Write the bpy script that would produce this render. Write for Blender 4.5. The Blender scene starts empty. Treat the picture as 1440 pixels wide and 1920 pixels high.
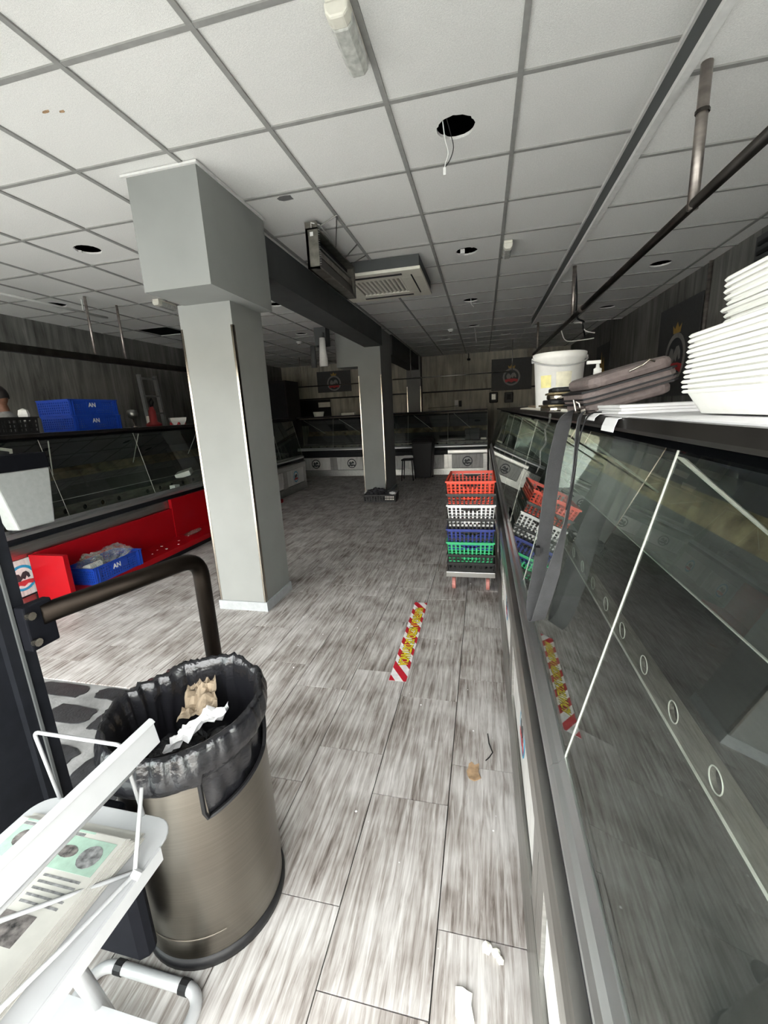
import bpy, bmesh, math, random
from mathutils import Vector, Matrix, noise
random.seed(7)
SC = bpy.context.scene
COL = SC.collection
PI = math.pi

# ------------------------------------------------------------------ camera, world, exposure
YAW, PITCH, ROLL = -0.23608889, 0.23288729, -0.04945177
def camera_axes():
    cy, sy = math.cos(YAW), math.sin(YAW)
    f = Vector((sy, cy, 0)); r = Vector((cy, -sy, 0)); u = Vector((0, 0, 1))
    cp, sp = math.cos(PITCH), math.sin(PITCH)
    f2 = f * cp - u * sp; u2 = f * sp + u * cp
    cr, sr = math.cos(ROLL), math.sin(ROLL)
    return r * cr + u2 * sr, -r * sr + u2 * cr, f2
ax, ay, af = camera_axes()
cam_data = bpy.data.cameras.new('camera')
cam_data.sensor_fit = 'HORIZONTAL'; cam_data.sensor_width = 36.0
cam_data.lens = 36.0 * 789.95 / 1440.0
cam_data.clip_start = 0.02; cam_data.clip_end = 200
cam = bpy.data.objects.new('camera', cam_data); COL.objects.link(cam)
cam.matrix_world = Matrix(((ax.x, ay.x, -af.x, 0), (ax.y, ay.y, -af.y, 0), (ax.z, ay.z, -af.z, 1.5), (0, 0, 0, 1)))
SC.camera = cam

world = bpy.data.worlds.new('overcast_sky'); SC.world = world
world.use_nodes = True
wn = world.node_tree.nodes['Background']
wn.inputs[0].default_value = (0.97, 0.985, 0.97, 1); wn.inputs[1].default_value = 7.0

SC.view_settings.view_transform = 'Standard'; SC.view_settings.look = 'None'
SC.view_settings.exposure = 1.05; SC.view_settings.gamma = 1.0; SC.view_settings.use_curve_mapping = False
SC.cycles.use_denoising = True
SC.cycles.max_bounces = 12; SC.cycles.transparent_max_bounces = 16
SC.cycles.caustics_reflective = False; SC.cycles.caustics_refractive = False
SC.cycles.sample_clamp_indirect = 6.0

# ------------------------------------------------------------------ materials
MATS = {}
def nodes_of(name):
    m = bpy.data.materials.new(name); m.use_nodes = True
    nt = m.node_tree; b = nt.nodes['Principled BSDF']
    MATS[name] = m
    return m, nt, b
def link(nt, a, b): nt.links.new(a, b)
def mat(name, col, rough=0.5, metal=0.0, var=0.06, scale=30.0, bump=0.0, bscale=200.0, spec=0.5, coat=0.0, trans=0.0):
    """plain material with a little procedural colour variation and optional fine relief"""
    if name in MATS: return MATS[name]
    m, nt, b = nodes_of(name)
    geo = nt.nodes.new('ShaderNodeNewGeometry')
    nz = nt.nodes.new('ShaderNodeTexNoise'); nz.inputs['Scale'].default_value = scale; nz.inputs['Detail'].default_value = 4
    link(nt, geo.outputs['Position'], nz.inputs['Vector'])
    ramp = nt.nodes.new('ShaderNodeValToRGB')
    lo = [max(0, c * (1 - var * 2)) for c in col]; hi = [min(1, c * (1 + var * 2)) for c in col]
    ramp.color_ramp.elements[0].position = 0.3; ramp.color_ramp.elements[1].position = 0.7
    ramp.color_ramp.elements[0].color = (*lo, 1); ramp.color_ramp.elements[1].color = (*hi, 1)
    link(nt, nz.outputs[0], ramp.inputs[0]); link(nt, ramp.outputs[0], b.inputs['Base Color'])
    b.inputs['Roughness'].default_value = rough; b.inputs['Metallic'].default_value = metal
    b.inputs['Specular IOR Level'].default_value = spec
    b.inputs['Coat Weight'].default_value = coat
    b.inputs['Transmission Weight'].default_value = trans
    if bump:
        n2 = nt.nodes.new('ShaderNodeTexNoise'); n2.inputs['Scale'].default_value = bscale; n2.inputs['Detail'].default_value = 3
        link(nt, geo.outputs['Position'], n2.inputs['Vector'])
        bp = nt.nodes.new('ShaderNodeBump'); bp.inputs['Strength'].default_value = bump; bp.inputs['Distance'].default_value = 0.01
        link(nt, n2.outputs[0], bp.inputs['Height']); link(nt, bp.outputs[0], b.inputs['Normal'])
    return m
def grain_mat(name, cols, stretch, rough=0.5, spec=0.4, rnd=True, big=1.5, bump=0.15, pos=None, spread=0.10, bw=0.45):
    """streaky wood print: noise stretched along one axis, shifted per piece"""
    m, nt, b = nodes_of(name)
    geo = nt.nodes.new('ShaderNodeNewGeometry')
    oi = nt.nodes.new('ShaderNodeObjectInfo')
    vm = nt.nodes.new('ShaderNodeVectorMath'); vm.operation = 'MULTIPLY'
    vm.inputs[1].default_value = stretch
    link(nt, geo.outputs['Position'], vm.inputs[0])
    add = nt.nodes.new('ShaderNodeVectorMath'); add.operation = 'ADD'
    sc = nt.nodes.new('ShaderNodeVectorMath'); sc.operation = 'SCALE'; sc.inputs[0].default_value = (13.1, 29.7, 17.3)
    if rnd: link(nt, oi.outputs['Random'], sc.inputs['Scale'])
    else: sc.inputs['Scale'].default_value = 0.5
    link(nt, vm.outputs[0], add.inputs[0]); link(nt, sc.outputs[0], add.inputs[1])
    n1 = nt.nodes.new('ShaderNodeTexNoise'); n1.inputs['Scale'].default_value = 1.0; n1.inputs['Detail'].default_value = 6; n1.inputs['Roughness'].default_value = 0.65
    n1.inputs['Distortion'].default_value = 0.6
    link(nt, add.outputs[0], n1.inputs['Vector'])
    n2 = nt.nodes.new('ShaderNodeTexNoise'); n2.inputs['Scale'].default_value = big; n2.inputs['Detail'].default_value = 3
    sc2 = nt.nodes.new('ShaderNodeVectorMath'); sc2.operation = 'ADD'
    link(nt, geo.outputs['Position'], sc2.inputs[0]); link(nt, sc.outputs[0], sc2.inputs[1])
    link(nt, sc2.outputs[0], n2.inputs['Vector'])
    mx = nt.nodes.new('ShaderNodeMath'); mx.operation = 'MULTIPLY_ADD'; mx.inputs[1].default_value = bw
    link(nt, n2.outputs[0], mx.inputs[0])
    half = nt.nodes.new('ShaderNodeMath'); half.operation = 'MULTIPLY_ADD'; half.inputs[1].default_value = 0.85; half.inputs[2].default_value = 0.075 - bw / 2
    link(nt, n1.outputs[0], half.inputs[0]); link(nt, half.outputs[0], mx.inputs[2])
    ramp = nt.nodes.new('ShaderNodeValToRGB')
    els = ramp.color_ramp.elements
    ps = pos or [0.5 + spread * (2 * i / (len(cols) - 1) - 1) for i in range(len(cols))]
    els[0].position = ps[0]; els[0].color = (*cols[0], 1)
    els[1].position = ps[-1]; els[1].color = (*cols[-1], 1)
    for p, c in zip(ps[1:-1], cols[1:-1]):
        e = els.new(p); e.color = (*c, 1)
    link(nt, mx.outputs[0], ramp.inputs[0]); link(nt, ramp.outputs[0], b.inputs['Base Color'])
    b.inputs['Roughness'].default_value = rough; b.inputs['Specular IOR Level'].default_value = spec
    if bump:
        bp = nt.nodes.new('ShaderNodeBump'); bp.inputs['Strength'].default_value = bump; bp.inputs['Distance'].default_value = 0.003
        link(nt, n1.outputs[0], bp.inputs['Height']); link(nt, bp.outputs[0], b.inputs['Normal'])
    return m
def glass_mat(name, tint=(0.96, 0.98, 0.965), rough=0.0, dirt=0.003):
    m, nt, b = nodes_of(name)
    nt.nodes.remove(b)
    out = nt.nodes['Material Output']
    tr = nt.nodes.new('ShaderNodeBsdfTransparent'); tr.inputs[0].default_value = (*tint, 1)
    gl = nt.nodes.new('ShaderNodeBsdfGlossy'); gl.inputs['Roughness'].default_value = rough; gl.inputs[0].default_value = (0.95, 0.97, 0.95, 1)
    fr = nt.nodes.new('ShaderNodeFresnel'); fr.inputs[0].default_value = 1.5
    gb = nt.nodes.new('ShaderNodeNewGeometry')       # same air-to-glass reflectance on both faces of a pane
    io = nt.nodes.new('ShaderNodeMath'); io.operation = 'MULTIPLY_ADD'; io.inputs[1].default_value = 1 / 1.5 - 1.5; io.inputs[2].default_value = 1.5
    link(nt, gb.outputs['Backfacing'], io.inputs[0]); link(nt, io.outputs[0], fr.inputs[0])
    mx = nt.nodes.new('ShaderNodeMixShader')
    link(nt, fr.outputs[0], mx.inputs[0]); link(nt, tr.outputs[0], mx.inputs[1]); link(nt, gl.outputs[0], mx.inputs[2])
    df = nt.nodes.new('ShaderNodeBsdfDiffuse'); df.inputs[0].default_value = (0.6, 0.62, 0.58, 1)
    geo = nt.nodes.new('ShaderNodeNewGeometry')
    nz = nt.nodes.new('ShaderNodeTexNoise'); nz.inputs['Scale'].default_value = 9; nz.inputs['Detail'].default_value = 6
    link(nt, geo.outputs['Position'], nz.inputs['Vector'])
    rp = nt.nodes.new('ShaderNodeMapRange'); rp.inputs[1].default_value = 0.45; rp.inputs[2].default_value = 0.8; rp.inputs[3].default_value = dirt * 0.3; rp.inputs[4].default_value = dirt * 2.5
    link(nt, nz.outputs[0], rp.inputs[0])
    m2 = nt.nodes.new('ShaderNodeMixShader')
    link(nt, rp.outputs[0], m2.inputs[0]); link(nt, mx.outputs[0], m2.inputs[1]); link(nt, df.outputs[0], m2.inputs[2])
    link(nt, m2.outputs[0], out.inputs[0])
    return m
def steel_mat(name, col=(0.62, 0.62, 0.6), rough=0.32, stretch=(4, 4, 120), wear=0.12, var=0.1):
    m, nt, b = nodes_of(name)
    geo = nt.nodes.new('ShaderNodeNewGeometry')
    vm = nt.nodes.new('ShaderNodeVectorMath'); vm.operation = 'MULTIPLY'; vm.inputs[1].default_value = stretch
    link(nt, geo.outputs['Position'], vm.inputs[0])
    n1 = nt.nodes.new('ShaderNodeTexNoise'); n1.inputs['Scale'].default_value = 1; n1.inputs['Detail'].default_value = 4
    link(nt, vm.outputs[0], n1.inputs['Vector'])
    n2 = nt.nodes.new('ShaderNodeTexNoise'); n2.inputs['Scale'].default_value = 7; n2.inputs['Detail'].default_value = 5
    link(nt, geo.outputs['Position'], n2.inputs['Vector'])
    mr = nt.nodes.new('ShaderNodeMapRange'); mr.inputs[3].default_value = rough - 0.08; mr.inputs[4].default_value = rough + wear
    link(nt, n2.outputs[0], mr.inputs[0]); link(nt, mr.outputs[0], b.inputs['Roughness'])
    ramp = nt.nodes.new('ShaderNodeValToRGB')
    ramp.color_ramp.elements[0].position = 0.35; ramp.color_ramp.elements[1].position = 0.65
    ramp.color_ramp.elements[0].color = (*[c * (1 - var) for c in col], 1); ramp.color_ramp.elements[1].color = (*[min(1, c * (1 + var)) for c in col], 1)
    link(nt, n1.outputs[0], ramp.inputs[0]); link(nt, ramp.outputs[0], b.inputs['Base Color'])
    b.inputs['Metallic'].default_value = 1.0
    return m

M_tile = mat('ceiling_tile_mineral', (0.80, 0.80, 0.775), 0.95, var=0.035, scale=160, bump=0.25, bscale=350, spec=0.1)
M_grid = mat('ceiling_grid_grey', (0.31, 0.31, 0.295), 0.6, var=0.05, scale=20)
M_void = mat('void_shade', (0.015, 0.015, 0.015), 0.9, spec=0.0)  # near-black that stands in for the shade inside vents and plenum
M_grey = mat('grey_paint', (0.265, 0.273, 0.263), 0.75, var=0.03, scale=3, spec=0.2)
M_greydk = mat('grey_paint_dark', (0.085, 0.09, 0.09), 0.7, var=0.04, scale=5, spec=0.2)
M_trimw = mat('white_trim', (0.72, 0.72, 0.70), 0.6, var=0.03)
M_skirt = mat('grey_skirting', (0.38, 0.40, 0.41), 0.5, var=0.04)
M_floor = grain_mat('grey_wood_tile', [(0.115, 0.095, 0.082), (0.285, 0.258, 0.238), (0.405, 0.382, 0.362), (0.57, 0.553, 0.533)], (64, 4.2, 1), rough=0.5, spec=0.14, pos=[0.30, 0.43, 0.53, 0.68], big=5.0, bw=0.5)
M_grout = mat('dark_grout', (0.03, 0.028, 0.026), 0.9)
M_conc = mat('worn_concrete', (0.19, 0.19, 0.187), 0.7, var=0.15, scale=9, bump=0.2, bscale=60)
M_rubber = mat('black_adhesive', (0.022, 0.023, 0.025), 0.38, var=0.2, scale=20, bump=0.2, bscale=90)
M_pave = mat('pavement_stone', (0.54, 0.535, 0.52), 0.85, var=0.1, scale=4)
M_street = mat('added_wall_plaster', (0.62, 0.54, 0.43), 0.9, var=0.08, scale=2)
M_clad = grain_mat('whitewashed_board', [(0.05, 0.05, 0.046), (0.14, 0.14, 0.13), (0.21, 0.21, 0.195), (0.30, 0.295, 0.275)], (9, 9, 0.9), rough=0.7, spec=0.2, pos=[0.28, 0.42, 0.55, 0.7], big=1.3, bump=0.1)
M_cladb = grain_mat('brightened_whitewashed_board', [(0.14, 0.13, 0.105), (0.34, 0.325, 0.27), (0.48, 0.46, 0.385), (0.62, 0.59, 0.50)], (9, 9, 0.9), rough=0.7, spec=0.2, pos=[0.28, 0.42, 0.55, 0.7], big=1.3, bump=0.1)  # side-wall cladding again, colours raised in place of daylight missing at the back
M_cladw = grain_mat('pale_board_panel', [(0.20, 0.19, 0.18), (0.50, 0.49, 0.47), (0.66, 0.65, 0.63), (0.74, 0.735, 0.715)], (26, 26, 2.6), rough=0.5, spec=0.4, pos=[0.24, 0.38, 0.5, 0.7], big=1.3, bump=0.05)
M_sign = mat('charcoal_sign', (0.055, 0.058, 0.06), 0.6)
M_black = mat('black_plastic', (0.009, 0.009, 0.010), 0.5, spec=0.3)
M_matt = mat('matt_black', (0.006, 0.0065, 0.009), 0.75, spec=0.1)
M_blackm = mat('black_metal', (0.010, 0.011, 0.014), 0.5, var=0.1, spec=0.2)
M_white = mat('white_enamel', (0.40, 0.405, 0.41), 0.3, var=0.015)
M_whitem = mat('white_plastic', (0.80, 0.80, 0.77), 0.4, var=0.02)
M_boxw = mat('greyish_white_box', (0.42, 0.44, 0.43), 0.55, var=0.03)
M_cream = mat('cream_plastic', (0.80, 0.78, 0.68), 0.4, var=0.02)
M_foam = mat('white_foam', (0.86, 0.85, 0.81), 0.6, var=0.015)
M_paper = mat('white_paper', (0.68, 0.67, 0.67), 0.8, var=0.02)
M_red = mat('red_laminate', (0.32, 0.0015, 0.006), 0.42, var=0.03, scale=4, spec=0.2)
M_blue = mat('blue_crate_plastic', (0.009, 0.05, 0.36), 0.42, var=0.05)
M_steel = steel_mat('brushed_steel', (0.48, 0.475, 0.455))
M_steelv = steel_mat('brushed_steel_bin', (0.20, 0.183, 0.155), 0.30, (3, 3, 260), 0.12, 0.06)
M_steeld = steel_mat('worn_steel_dark', (0.36, 0.36, 0.34), 0.34, (60, 3, 60), 0.2, 0.15)
M_alu = steel_mat('aluminium_rail', (0.66, 0.68, 0.69), 0.3, (40, 3, 40), 0.15, 0.05)
M_chrome = steel_mat('polished_steel', (0.46, 0.42, 0.36), 0.18, (30, 30, 3), 0.12, 0.06)
M_deck = steel_mat('dull_steel_deck', (0.055, 0.056, 0.054), 0.42, (70, 2, 70), 0.22, 0.12)
M_deck.node_tree.nodes['Principled BSDF'].inputs['Metallic'].default_value = 0.35
M_riser = steel_mat('scuffed_steel_riser', (0.12, 0.115, 0.098), 0.45, (25, 9, 40), 0.2, 0.35)
M_riser.node_tree.nodes['Principled BSDF'].inputs['Metallic'].default_value = 0.4
M_rust = steel_mat('stained_steel', (0.19, 0.155, 0.095), 0.45, (9, 9, 9), 0.2, 0.45)
M_pipe = steel_mat('dull_pipe', (0.40, 0.36, 0.33), 0.4, (8, 8, 30), 0.15, 0.2)
M_pipedk = steel_mat('dark_rail', (0.07, 0.065, 0.06), 0.35, (8, 8, 8), 0.15, 0.2)
M_glass = glass_mat('counter_glass')
M_glassd = glass_mat('door_glass', (0.80, 0.84, 0.84), 0.0, 0.05)
M_seamglint = mat('silicone_and_glint', (0.50, 0.51, 0.46), 0.4, var=0.05)  # also colours the painted glints along the deck edges
M_topgl = mat('dark_counter_top', (0.011, 0.010, 0.009), 0.32, var=0.2, scale=12, spec=0.25)
M_bagpl = mat('black_bin_liner', (0.010, 0.010, 0.012), 0.26, var=0.1, bump=0.35, bscale=45, spec=0.6)
M_cardb = mat('brown_paper', (0.27, 0.21, 0.145), 0.85, var=0.15, scale=25)
M_skin = mat('skin', (0.20, 0.095, 0.06), 0.6, var=0.08)
M_hair = mat('dark_hair', (0.012, 0.010, 0.009), 0.6)
M_cloth = mat('grey_cloth', (0.24, 0.24, 0.235), 0.9, var=0.08, bump=0.2)
M_trous = mat('dark_cloth', (0.03, 0.03, 0.035), 0.9)
M_bagc = mat('brown_grey_nylon', (0.145, 0.115, 0.108), 0.65, var=0.08, scale=60, bump=0.15, bscale=500)
M_strap = mat('grey_webbing', (0.065, 0.065, 0.068), 0.7, bump=0.2, bscale=500)
M_pink = mat('pink_wheel', (0.50, 0.20, 0.17), 0.5)
M_heat = steel_mat('grimy_heater_steel', (0.25, 0.24, 0.21), 0.42, (20, 20, 20), 0.2, 0.2)
M_visor = mat('sooty_visor', (0.018, 0.013, 0.011), 0.4, var=0.3, scale=30)
M_yell = mat('tape_yellow', (0.75, 0.62, 0.02), 0.45)
M_tapew = mat('tape_white', (0.78, 0.77, 0.76), 0.4)
M_taper = mat('tape_red', (0.50, 0.015, 0.03), 0.4)
M_ink = mat('black_ink', (0.02, 0.02, 0.02), 0.5)
M_cyan = mat('emblem_blue', (0.02, 0.30, 0.52), 0.5)
M_navy = mat('emblem_dark', (0.030, 0.034, 0.040), 0.5)
M_embw = mat('emblem_white', (0.72, 0.72, 0.70), 0.5)
M_embg = mat('emblem_grey', (0.26, 0.26, 0.25), 0.6)
M_embr = mat('emblem_red', (0.50, 0.04, 0.05), 0.5)
M_dred = mat('dark_red_enamel', (0.22, 0.012, 0.014), 0.45)
M_gold = mat('emblem_gold', (0.42, 0.27, 0.07), 0.5)
M_film = glass_mat('clear_film', (0.88, 0.88, 0.88), 0.12, 0.22)
M_lens = mat('diffuser_plastic', (0.55, 0.56, 0.52), 0.25, var=0.12, scale=40, coat=0.3)
M_leaf = mat('dry_leaf', (0.36, 0.24, 0.14), 0.8, var=0.2)

# ------------------------------------------------------------------ builders
def wloc(o):
    v = Vector((0, 0, 0))
    while o is not None:
        v += o.location; o = o.parent
    return v
class MB:
    def __init__(s): s.v = []; s.f = []
    def add(s, vs, fs):
        n = len(s.v); s.v += [tuple(v) for v in vs]; s.f += [tuple(i + n for i in f) for f in fs]; return s
    def box(s, x0, x1, y0, y1, z0, z1):
        return s.add([(x0, y0, z0), (x1, y0, z0), (x1, y1, z0), (x0, y1, z0), (x0, y0, z1), (x1, y0, z1), (x1, y1, z1), (x0, y1, z1)],
                     [(0, 3, 2, 1), (4, 5, 6, 7), (0, 1, 5, 4), (1, 2, 6, 5), (2, 3, 7, 6), (3, 0, 4, 7)])
    def hexa(s, a, b):
        """a, b: lists of 4 corners of two opposite faces"""
        return s.add(list(a) + list(b), [(0, 3, 2, 1), (4, 5, 6, 7), (0, 1, 5, 4), (1, 2, 6, 5), (2, 3, 7, 6), (3, 0, 4, 7)])
    def poly(s, pts): return s.add(pts, [tuple(range(len(pts)))])
    def prism(s, prof, fn, a, b):
        n = len(prof)
        vs = [fn(p, q, a) for p, q in prof] + [fn(p, q, b) for p, q in prof]
        fs = [(i, (i + 1) % n, n + (i + 1) % n, n + i) for i in range(n)]
        fs += [tuple(range(n))[::-1], tuple(range(n, 2 * n))]
        return s.add(vs, fs)
    def strip(s, line, th, fn, a, b):
        """open profile line with thickness th (offset to the left of travel)"""
        L = [Vector(p) for p in line]; off = []
        for i, p in enumerate(L):
            d = (L[min(i + 1, len(L) - 1)] - L[max(i - 1, 0)]).normalized()
            off.append(p + Vector((-d.y, d.x)) * th)
        prof = [tuple(p) for p in L] + [tuple(p) for p in reversed(off)]
        return s.prism(prof, fn, a, b)
    def tube(s, pts, r, n=8, closed=False):
        pts = [Vector(p) for p in pts]; k = len(pts); rs = r if isinstance(r, (list, tuple)) else [r] * k
        rings = []; up = None
        for i, p in enumerate(pts):
            if closed: d = pts[(i + 1) % k] - pts[i - 1]
            else: d = pts[min(i + 1, k - 1)] - pts[max(i - 1, 0)]
            d = d.normalized()
            if up is None:
                up = Vector((0, 0, 1)) if abs(d.z) < 0.9 else Vector((1, 0, 0))
            a = d.cross(up); 
            if a.length < 1e-4: a = d.cross(Vector((1, 0.3, 0)))
            a.normalize(); b = a.cross(d).normalized(); up = b
            rings.append([p + a * (rs[i] * math.cos(2 * PI * j / n)) + b * (rs[i] * math.sin(2 * PI * j / n)) for j in range(n)])
        vs = [v for rg in rings for v in rg]; fs = []
        for i in range(k if closed else k - 1):
            q = (i + 1) % k
            fs += [(i * n + j, i * n + (j + 1) % n, q * n + (j + 1) % n, q * n + j) for j in range(n)]
        if not closed: fs += [tuple(range(n))[::-1], tuple((k - 1) * n + j for j in range(n))]
        return s.add(vs, fs)
    def lathe(s, prof, c, n=24, cap=True):
        vs = []; fs = []
        for r, z in prof:
            vs += [(c[0] + r * math.cos(2 * PI * j / n), c[1] + r * math.sin(2 * PI * j / n), c[2] + z) for j in range(n)]
        for i in range(len(prof) - 1):
            fs += [(i * n + j, i * n + (j + 1) % n, (i + 1) * n + (j + 1) % n, (i + 1) * n + j) for j in range(n)]
        if cap: fs += [tuple(range(n))[::-1], tuple((len(prof) - 1) * n + j for j in range(n))]
        return s.add(vs, fs)
    def mesh(s, name):
        me = bpy.data.meshes.new(name); me.from_pydata(s.v, [], s.f); me.update()
        bm = bmesh.new(); bm.from_mesh(me); bmesh.ops.recalc_face_normals(bm, faces=bm.faces); bm.to_mesh(me); bm.free()
        return me
    def build(s, name, m, parent=None, smooth=False, bevel=0.0, local=False, sub=0):
        if parent is not None:
            if not local:
                w = wloc(parent); s.v = [(x - w.x, y - w.y, z - w.z) for x, y, z in s.v]
            base = Vector((0, 0, 0))
        else:
            xs = [v[0] for v in s.v]; ys = [v[1] for v in s.v]; zs = [v[2] for v in s.v]
            base = Vector(((min(xs) + max(xs)) / 2, (min(ys) + max(ys)) / 2, min(zs)))
            s.v = [(x - base.x, y - base.y, z - base.z) for x, y, z in s.v]
        me = s.mesh(name)
        me.materials.append(m)
        o = bpy.data.objects.new(name, me); COL.objects.link(o); o.location = base
        if parent is not None: o.parent = parent
        if smooth:
            for p in me.polygons: p.use_smooth = True
        if bevel:
            md = o.modifiers.new('bevel', 'BEVEL'); md.width = bevel; md.segments = 2; md.limit_method = 'ANGLE'; md.angle_limit = math.radians(40)
        if sub:
            md = o.modifiers.new('sub', 'SUBSURF'); md.levels = sub; md.render_levels = sub
        return o
def B(x0, x1, y0, y1, z0, z1): return MB().box(x0, x1, y0, y1, z0, z1)
def tag(o, label, cat, group=None):
    o['label'] = label; o['category'] = cat
    if group: o['group'] = group
    return o
def thing(name, label, cat, loc=(0, 0, 0), rot=(0, 0, 0), group=None):
    o = bpy.data.objects.new(name, None); COL.objects.link(o); o.location = loc; o.rotation_euler = rot
    o.empty_display_size = 0.1
    return tag(o, label, cat, group)
def struct(o, label=None, cat=None):
    o['kind'] = 'structure'
    if label: o['label'] = label
    if cat: o['category'] = cat
    return o
def sempty(name, loc=(0, 0, 0)):
    o = bpy.data.objects.new(name, None); COL.objects.link(o); o.location = loc; o['kind'] = 'structure'; return o
def inst(me, name, parent, loc=(0, 0, 0), m=None, rot=(0, 0, 0)):
    o = bpy.data.objects.new(name, me); COL.objects.link(o); o.parent = parent; o.location = loc; o.rotation_euler = rot
    if m is not None:
        o.material_slots[0].link = 'OBJECT'; o.material_slots[0].material = m
    return o
def copy_tree(o, parent=None):
    c = o.copy(); COL.objects.link(c); c.parent = parent
    for ch in list(o.children): copy_tree(ch, c)
    return c
def text_mesh(name, txt, size, m, parent, origin, ux, uz, depth=0.0008, align='CENTER', squeeze=1.0, ofs=None):
    cu = bpy.data.curves.new(name, 'FONT'); cu.body = txt; cu.size = size; cu.align_x = align; cu.align_y = 'CENTER'; cu.extrude = depth
    cu.offset = size * 0.025 if ofs is None else ofs
    to = bpy.data.objects.new(name, cu); COL.objects.link(to)
    dg = bpy.context.evaluated_depsgraph_get()
    me = bpy.data.meshes.new_from_object(to.evaluated_get(dg))
    bpy.data.objects.remove(to, do_unlink=True)
    ux = Vector(ux).normalized(); uz = Vector(uz).normalized(); n = ux.cross(uz)
    o3 = Vector(origin) - wloc(parent)
    for v in me.vertices:
        c = v.co.copy(); v.co = o3 + ux * (c.x * squeeze) + uz * c.y + n * c.z
    me.materials.clear(); me.materials.append(m); me.name = name
    o = bpy.data.objects.new(name, me); COL.objects.link(o); o.parent = parent
    return o
def disc(c, ux, uz, r0, r1, off, th=0.001, n=28, a0=0.0, a1=2 * PI, sx=1.0):
    """ring sector facing ux x uz, standing off proud by `off`"""
    c = Vector(c); ux = Vector(ux); uz = Vector(uz); nn = ux.cross(uz)
    full = abs(a1 - a0 - 2 * PI) < 1e-6
    k = n if full else n + 1
    mb = MB(); vs = []
    for i in range(k):
        a = a0 + (a1 - a0) * i / n
        d = ux * math.cos(a) * sx + uz * math.sin(a)
        vs += [c + d * r0 + nn * off, c + d * r1 + nn * off, c + d * r1 + nn * (off - th), c + d * r0 + nn * (off - th)]
    fs = []
    for i in range(n):
        j = (i + 1) % k
        fs += [(i * 4, j * 4, j * 4 + 1, i * 4 + 1), (i * 4 + 1, j * 4 + 1, j * 4 + 2, i * 4 + 2)]
    mb.add(vs, fs); return mb
def flat(pts, c, ux, uz, off, th=0.001):
    c = Vector(c); ux = Vector(ux); uz = Vector(uz); nn = ux.cross(uz)
    a = [c + ux * p + uz * q + nn * off for p, q in pts]; b = [c + ux * p + uz * q + nn * (off - th) for p, q in pts]
    n = len(pts)
    return MB().add(a + b, [tuple(range(n)), tuple(range(n, 2 * n))[::-1]] + [(i, n + i, n + (i + 1) % n, (i + 1) % n) for i in range(n)])
def emblem(parent, c, ux, uz, r, ring, crest=False):
    """round trade emblem: ring, pale disc, dark figure, red ribbon"""
    disc(c, ux, uz, 0.0, r * 0.80, 0.0015).build('emblem_disc', M_embw if not crest else M_navy, parent)
    disc(c, ux, uz, r * 0.80, r, 0.002).build('emblem_ring', ring, parent)
    fig = [(-.52, -.18), (-.6, .12), (-.42, .42), (-.2, .36), (-.12, .12), (-.02, .3), (.1, .44), (.34, .46), (.52, .24), (.56, -.06), (.4, -.1), (.3, .12), (.16, -.16), (0, -.04), (-.2, -.22)]
    flat([(p * r, q * r) for p, q in fig], c, ux, uz, 0.003).build('emblem_figure', M_navy if not crest else M_embg, parent)
    rib = [(-.78, -.30), (-.4, -.22), (0, -.2), (.4, -.22), (.78, -.30), (.66, -.62), (.3, -.5), (0, -.66), (-.3, -.5), (-.66, -.62)]
    flat([(p * r, q * r) for p, q in rib], c, ux, uz, 0.0035).build('emblem_ribbon', M_embr if ring is not M_navy else M_navy, parent)
    if crest:
        cr = [(-.34, .98), (-.42, 1.32), (-.2, 1.16), (0, 1.42), (.2, 1.16), (.42, 1.32), (.34, .98)]
        flat([(p * r, q * r) for p, q in cr], c, ux, uz, 0.003).build('emblem_crown', M_gold, parent)

# ------------------------------------------------------------------ room shell
XL, XR, YB, YF, ZC, ZL = -5.83, 2.16, 12.1, -0.05, 2.9, 2.763
ZLIN = 1.98                 # underside of the unseen shop-front lintel, lowered to shape the daylight
XS, YS = 0.775, 7.9        # step between the high ceiling and the lower one on the right

floor = struct(B(XL - .2, XR + .2, YF, YB + .2, -0.20, -0.012).build('floor', M_grout))
RX0, RX1, RY = -0.1235 - .305 * 10, -0.1235 - .305 * 4, 1.76     # worn recess where a doormat was glued
TW, TL = 0.305, 0.61
tiles = []
for k in range(-19, 8):
    x0 = -0.1235 + TW * k; x1 = x0 + TW
    off = 0.7275 if k % 2 else 0.9275
    for j in range(-3, 20):
        y0 = off + TL * j; y1 = y0 + TL
        a0, a1, b0, b1 = max(x0, XL), min(x1, XR), max(y0, YF), min(y1, YB)
        if a1 - a0 < .01 or b1 - b0 < .01: continue
        if a0 >= RX0 - .01 and a1 <= RX1 + .01:
            if b1 <= RY: continue
            b0 = max(b0, RY)
        tiles.append((a0, a1, b0, b1))
def tile_rank(t):
    x, y = (t[0] + t[1]) / 2, (t[2] + t[3]) / 2
    hid = (x > 0.22) or (x < -3.75) or (y > 9.9) or y < 0.3 or (x < -1.25 - 1.25 * (y - .5))
    return (1000 if hid else 0) + math.hypot(x + .5, y)
tiles.sort(key=tile_rank)
G = 0.0019
full_me = B(-TW / 2 + G, TW / 2 - G, -TL / 2 + G, TL / 2 - G, -.012, 0).mesh('floor_tile'); full_me.materials.append(M_floor)
rest = MB()
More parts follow.
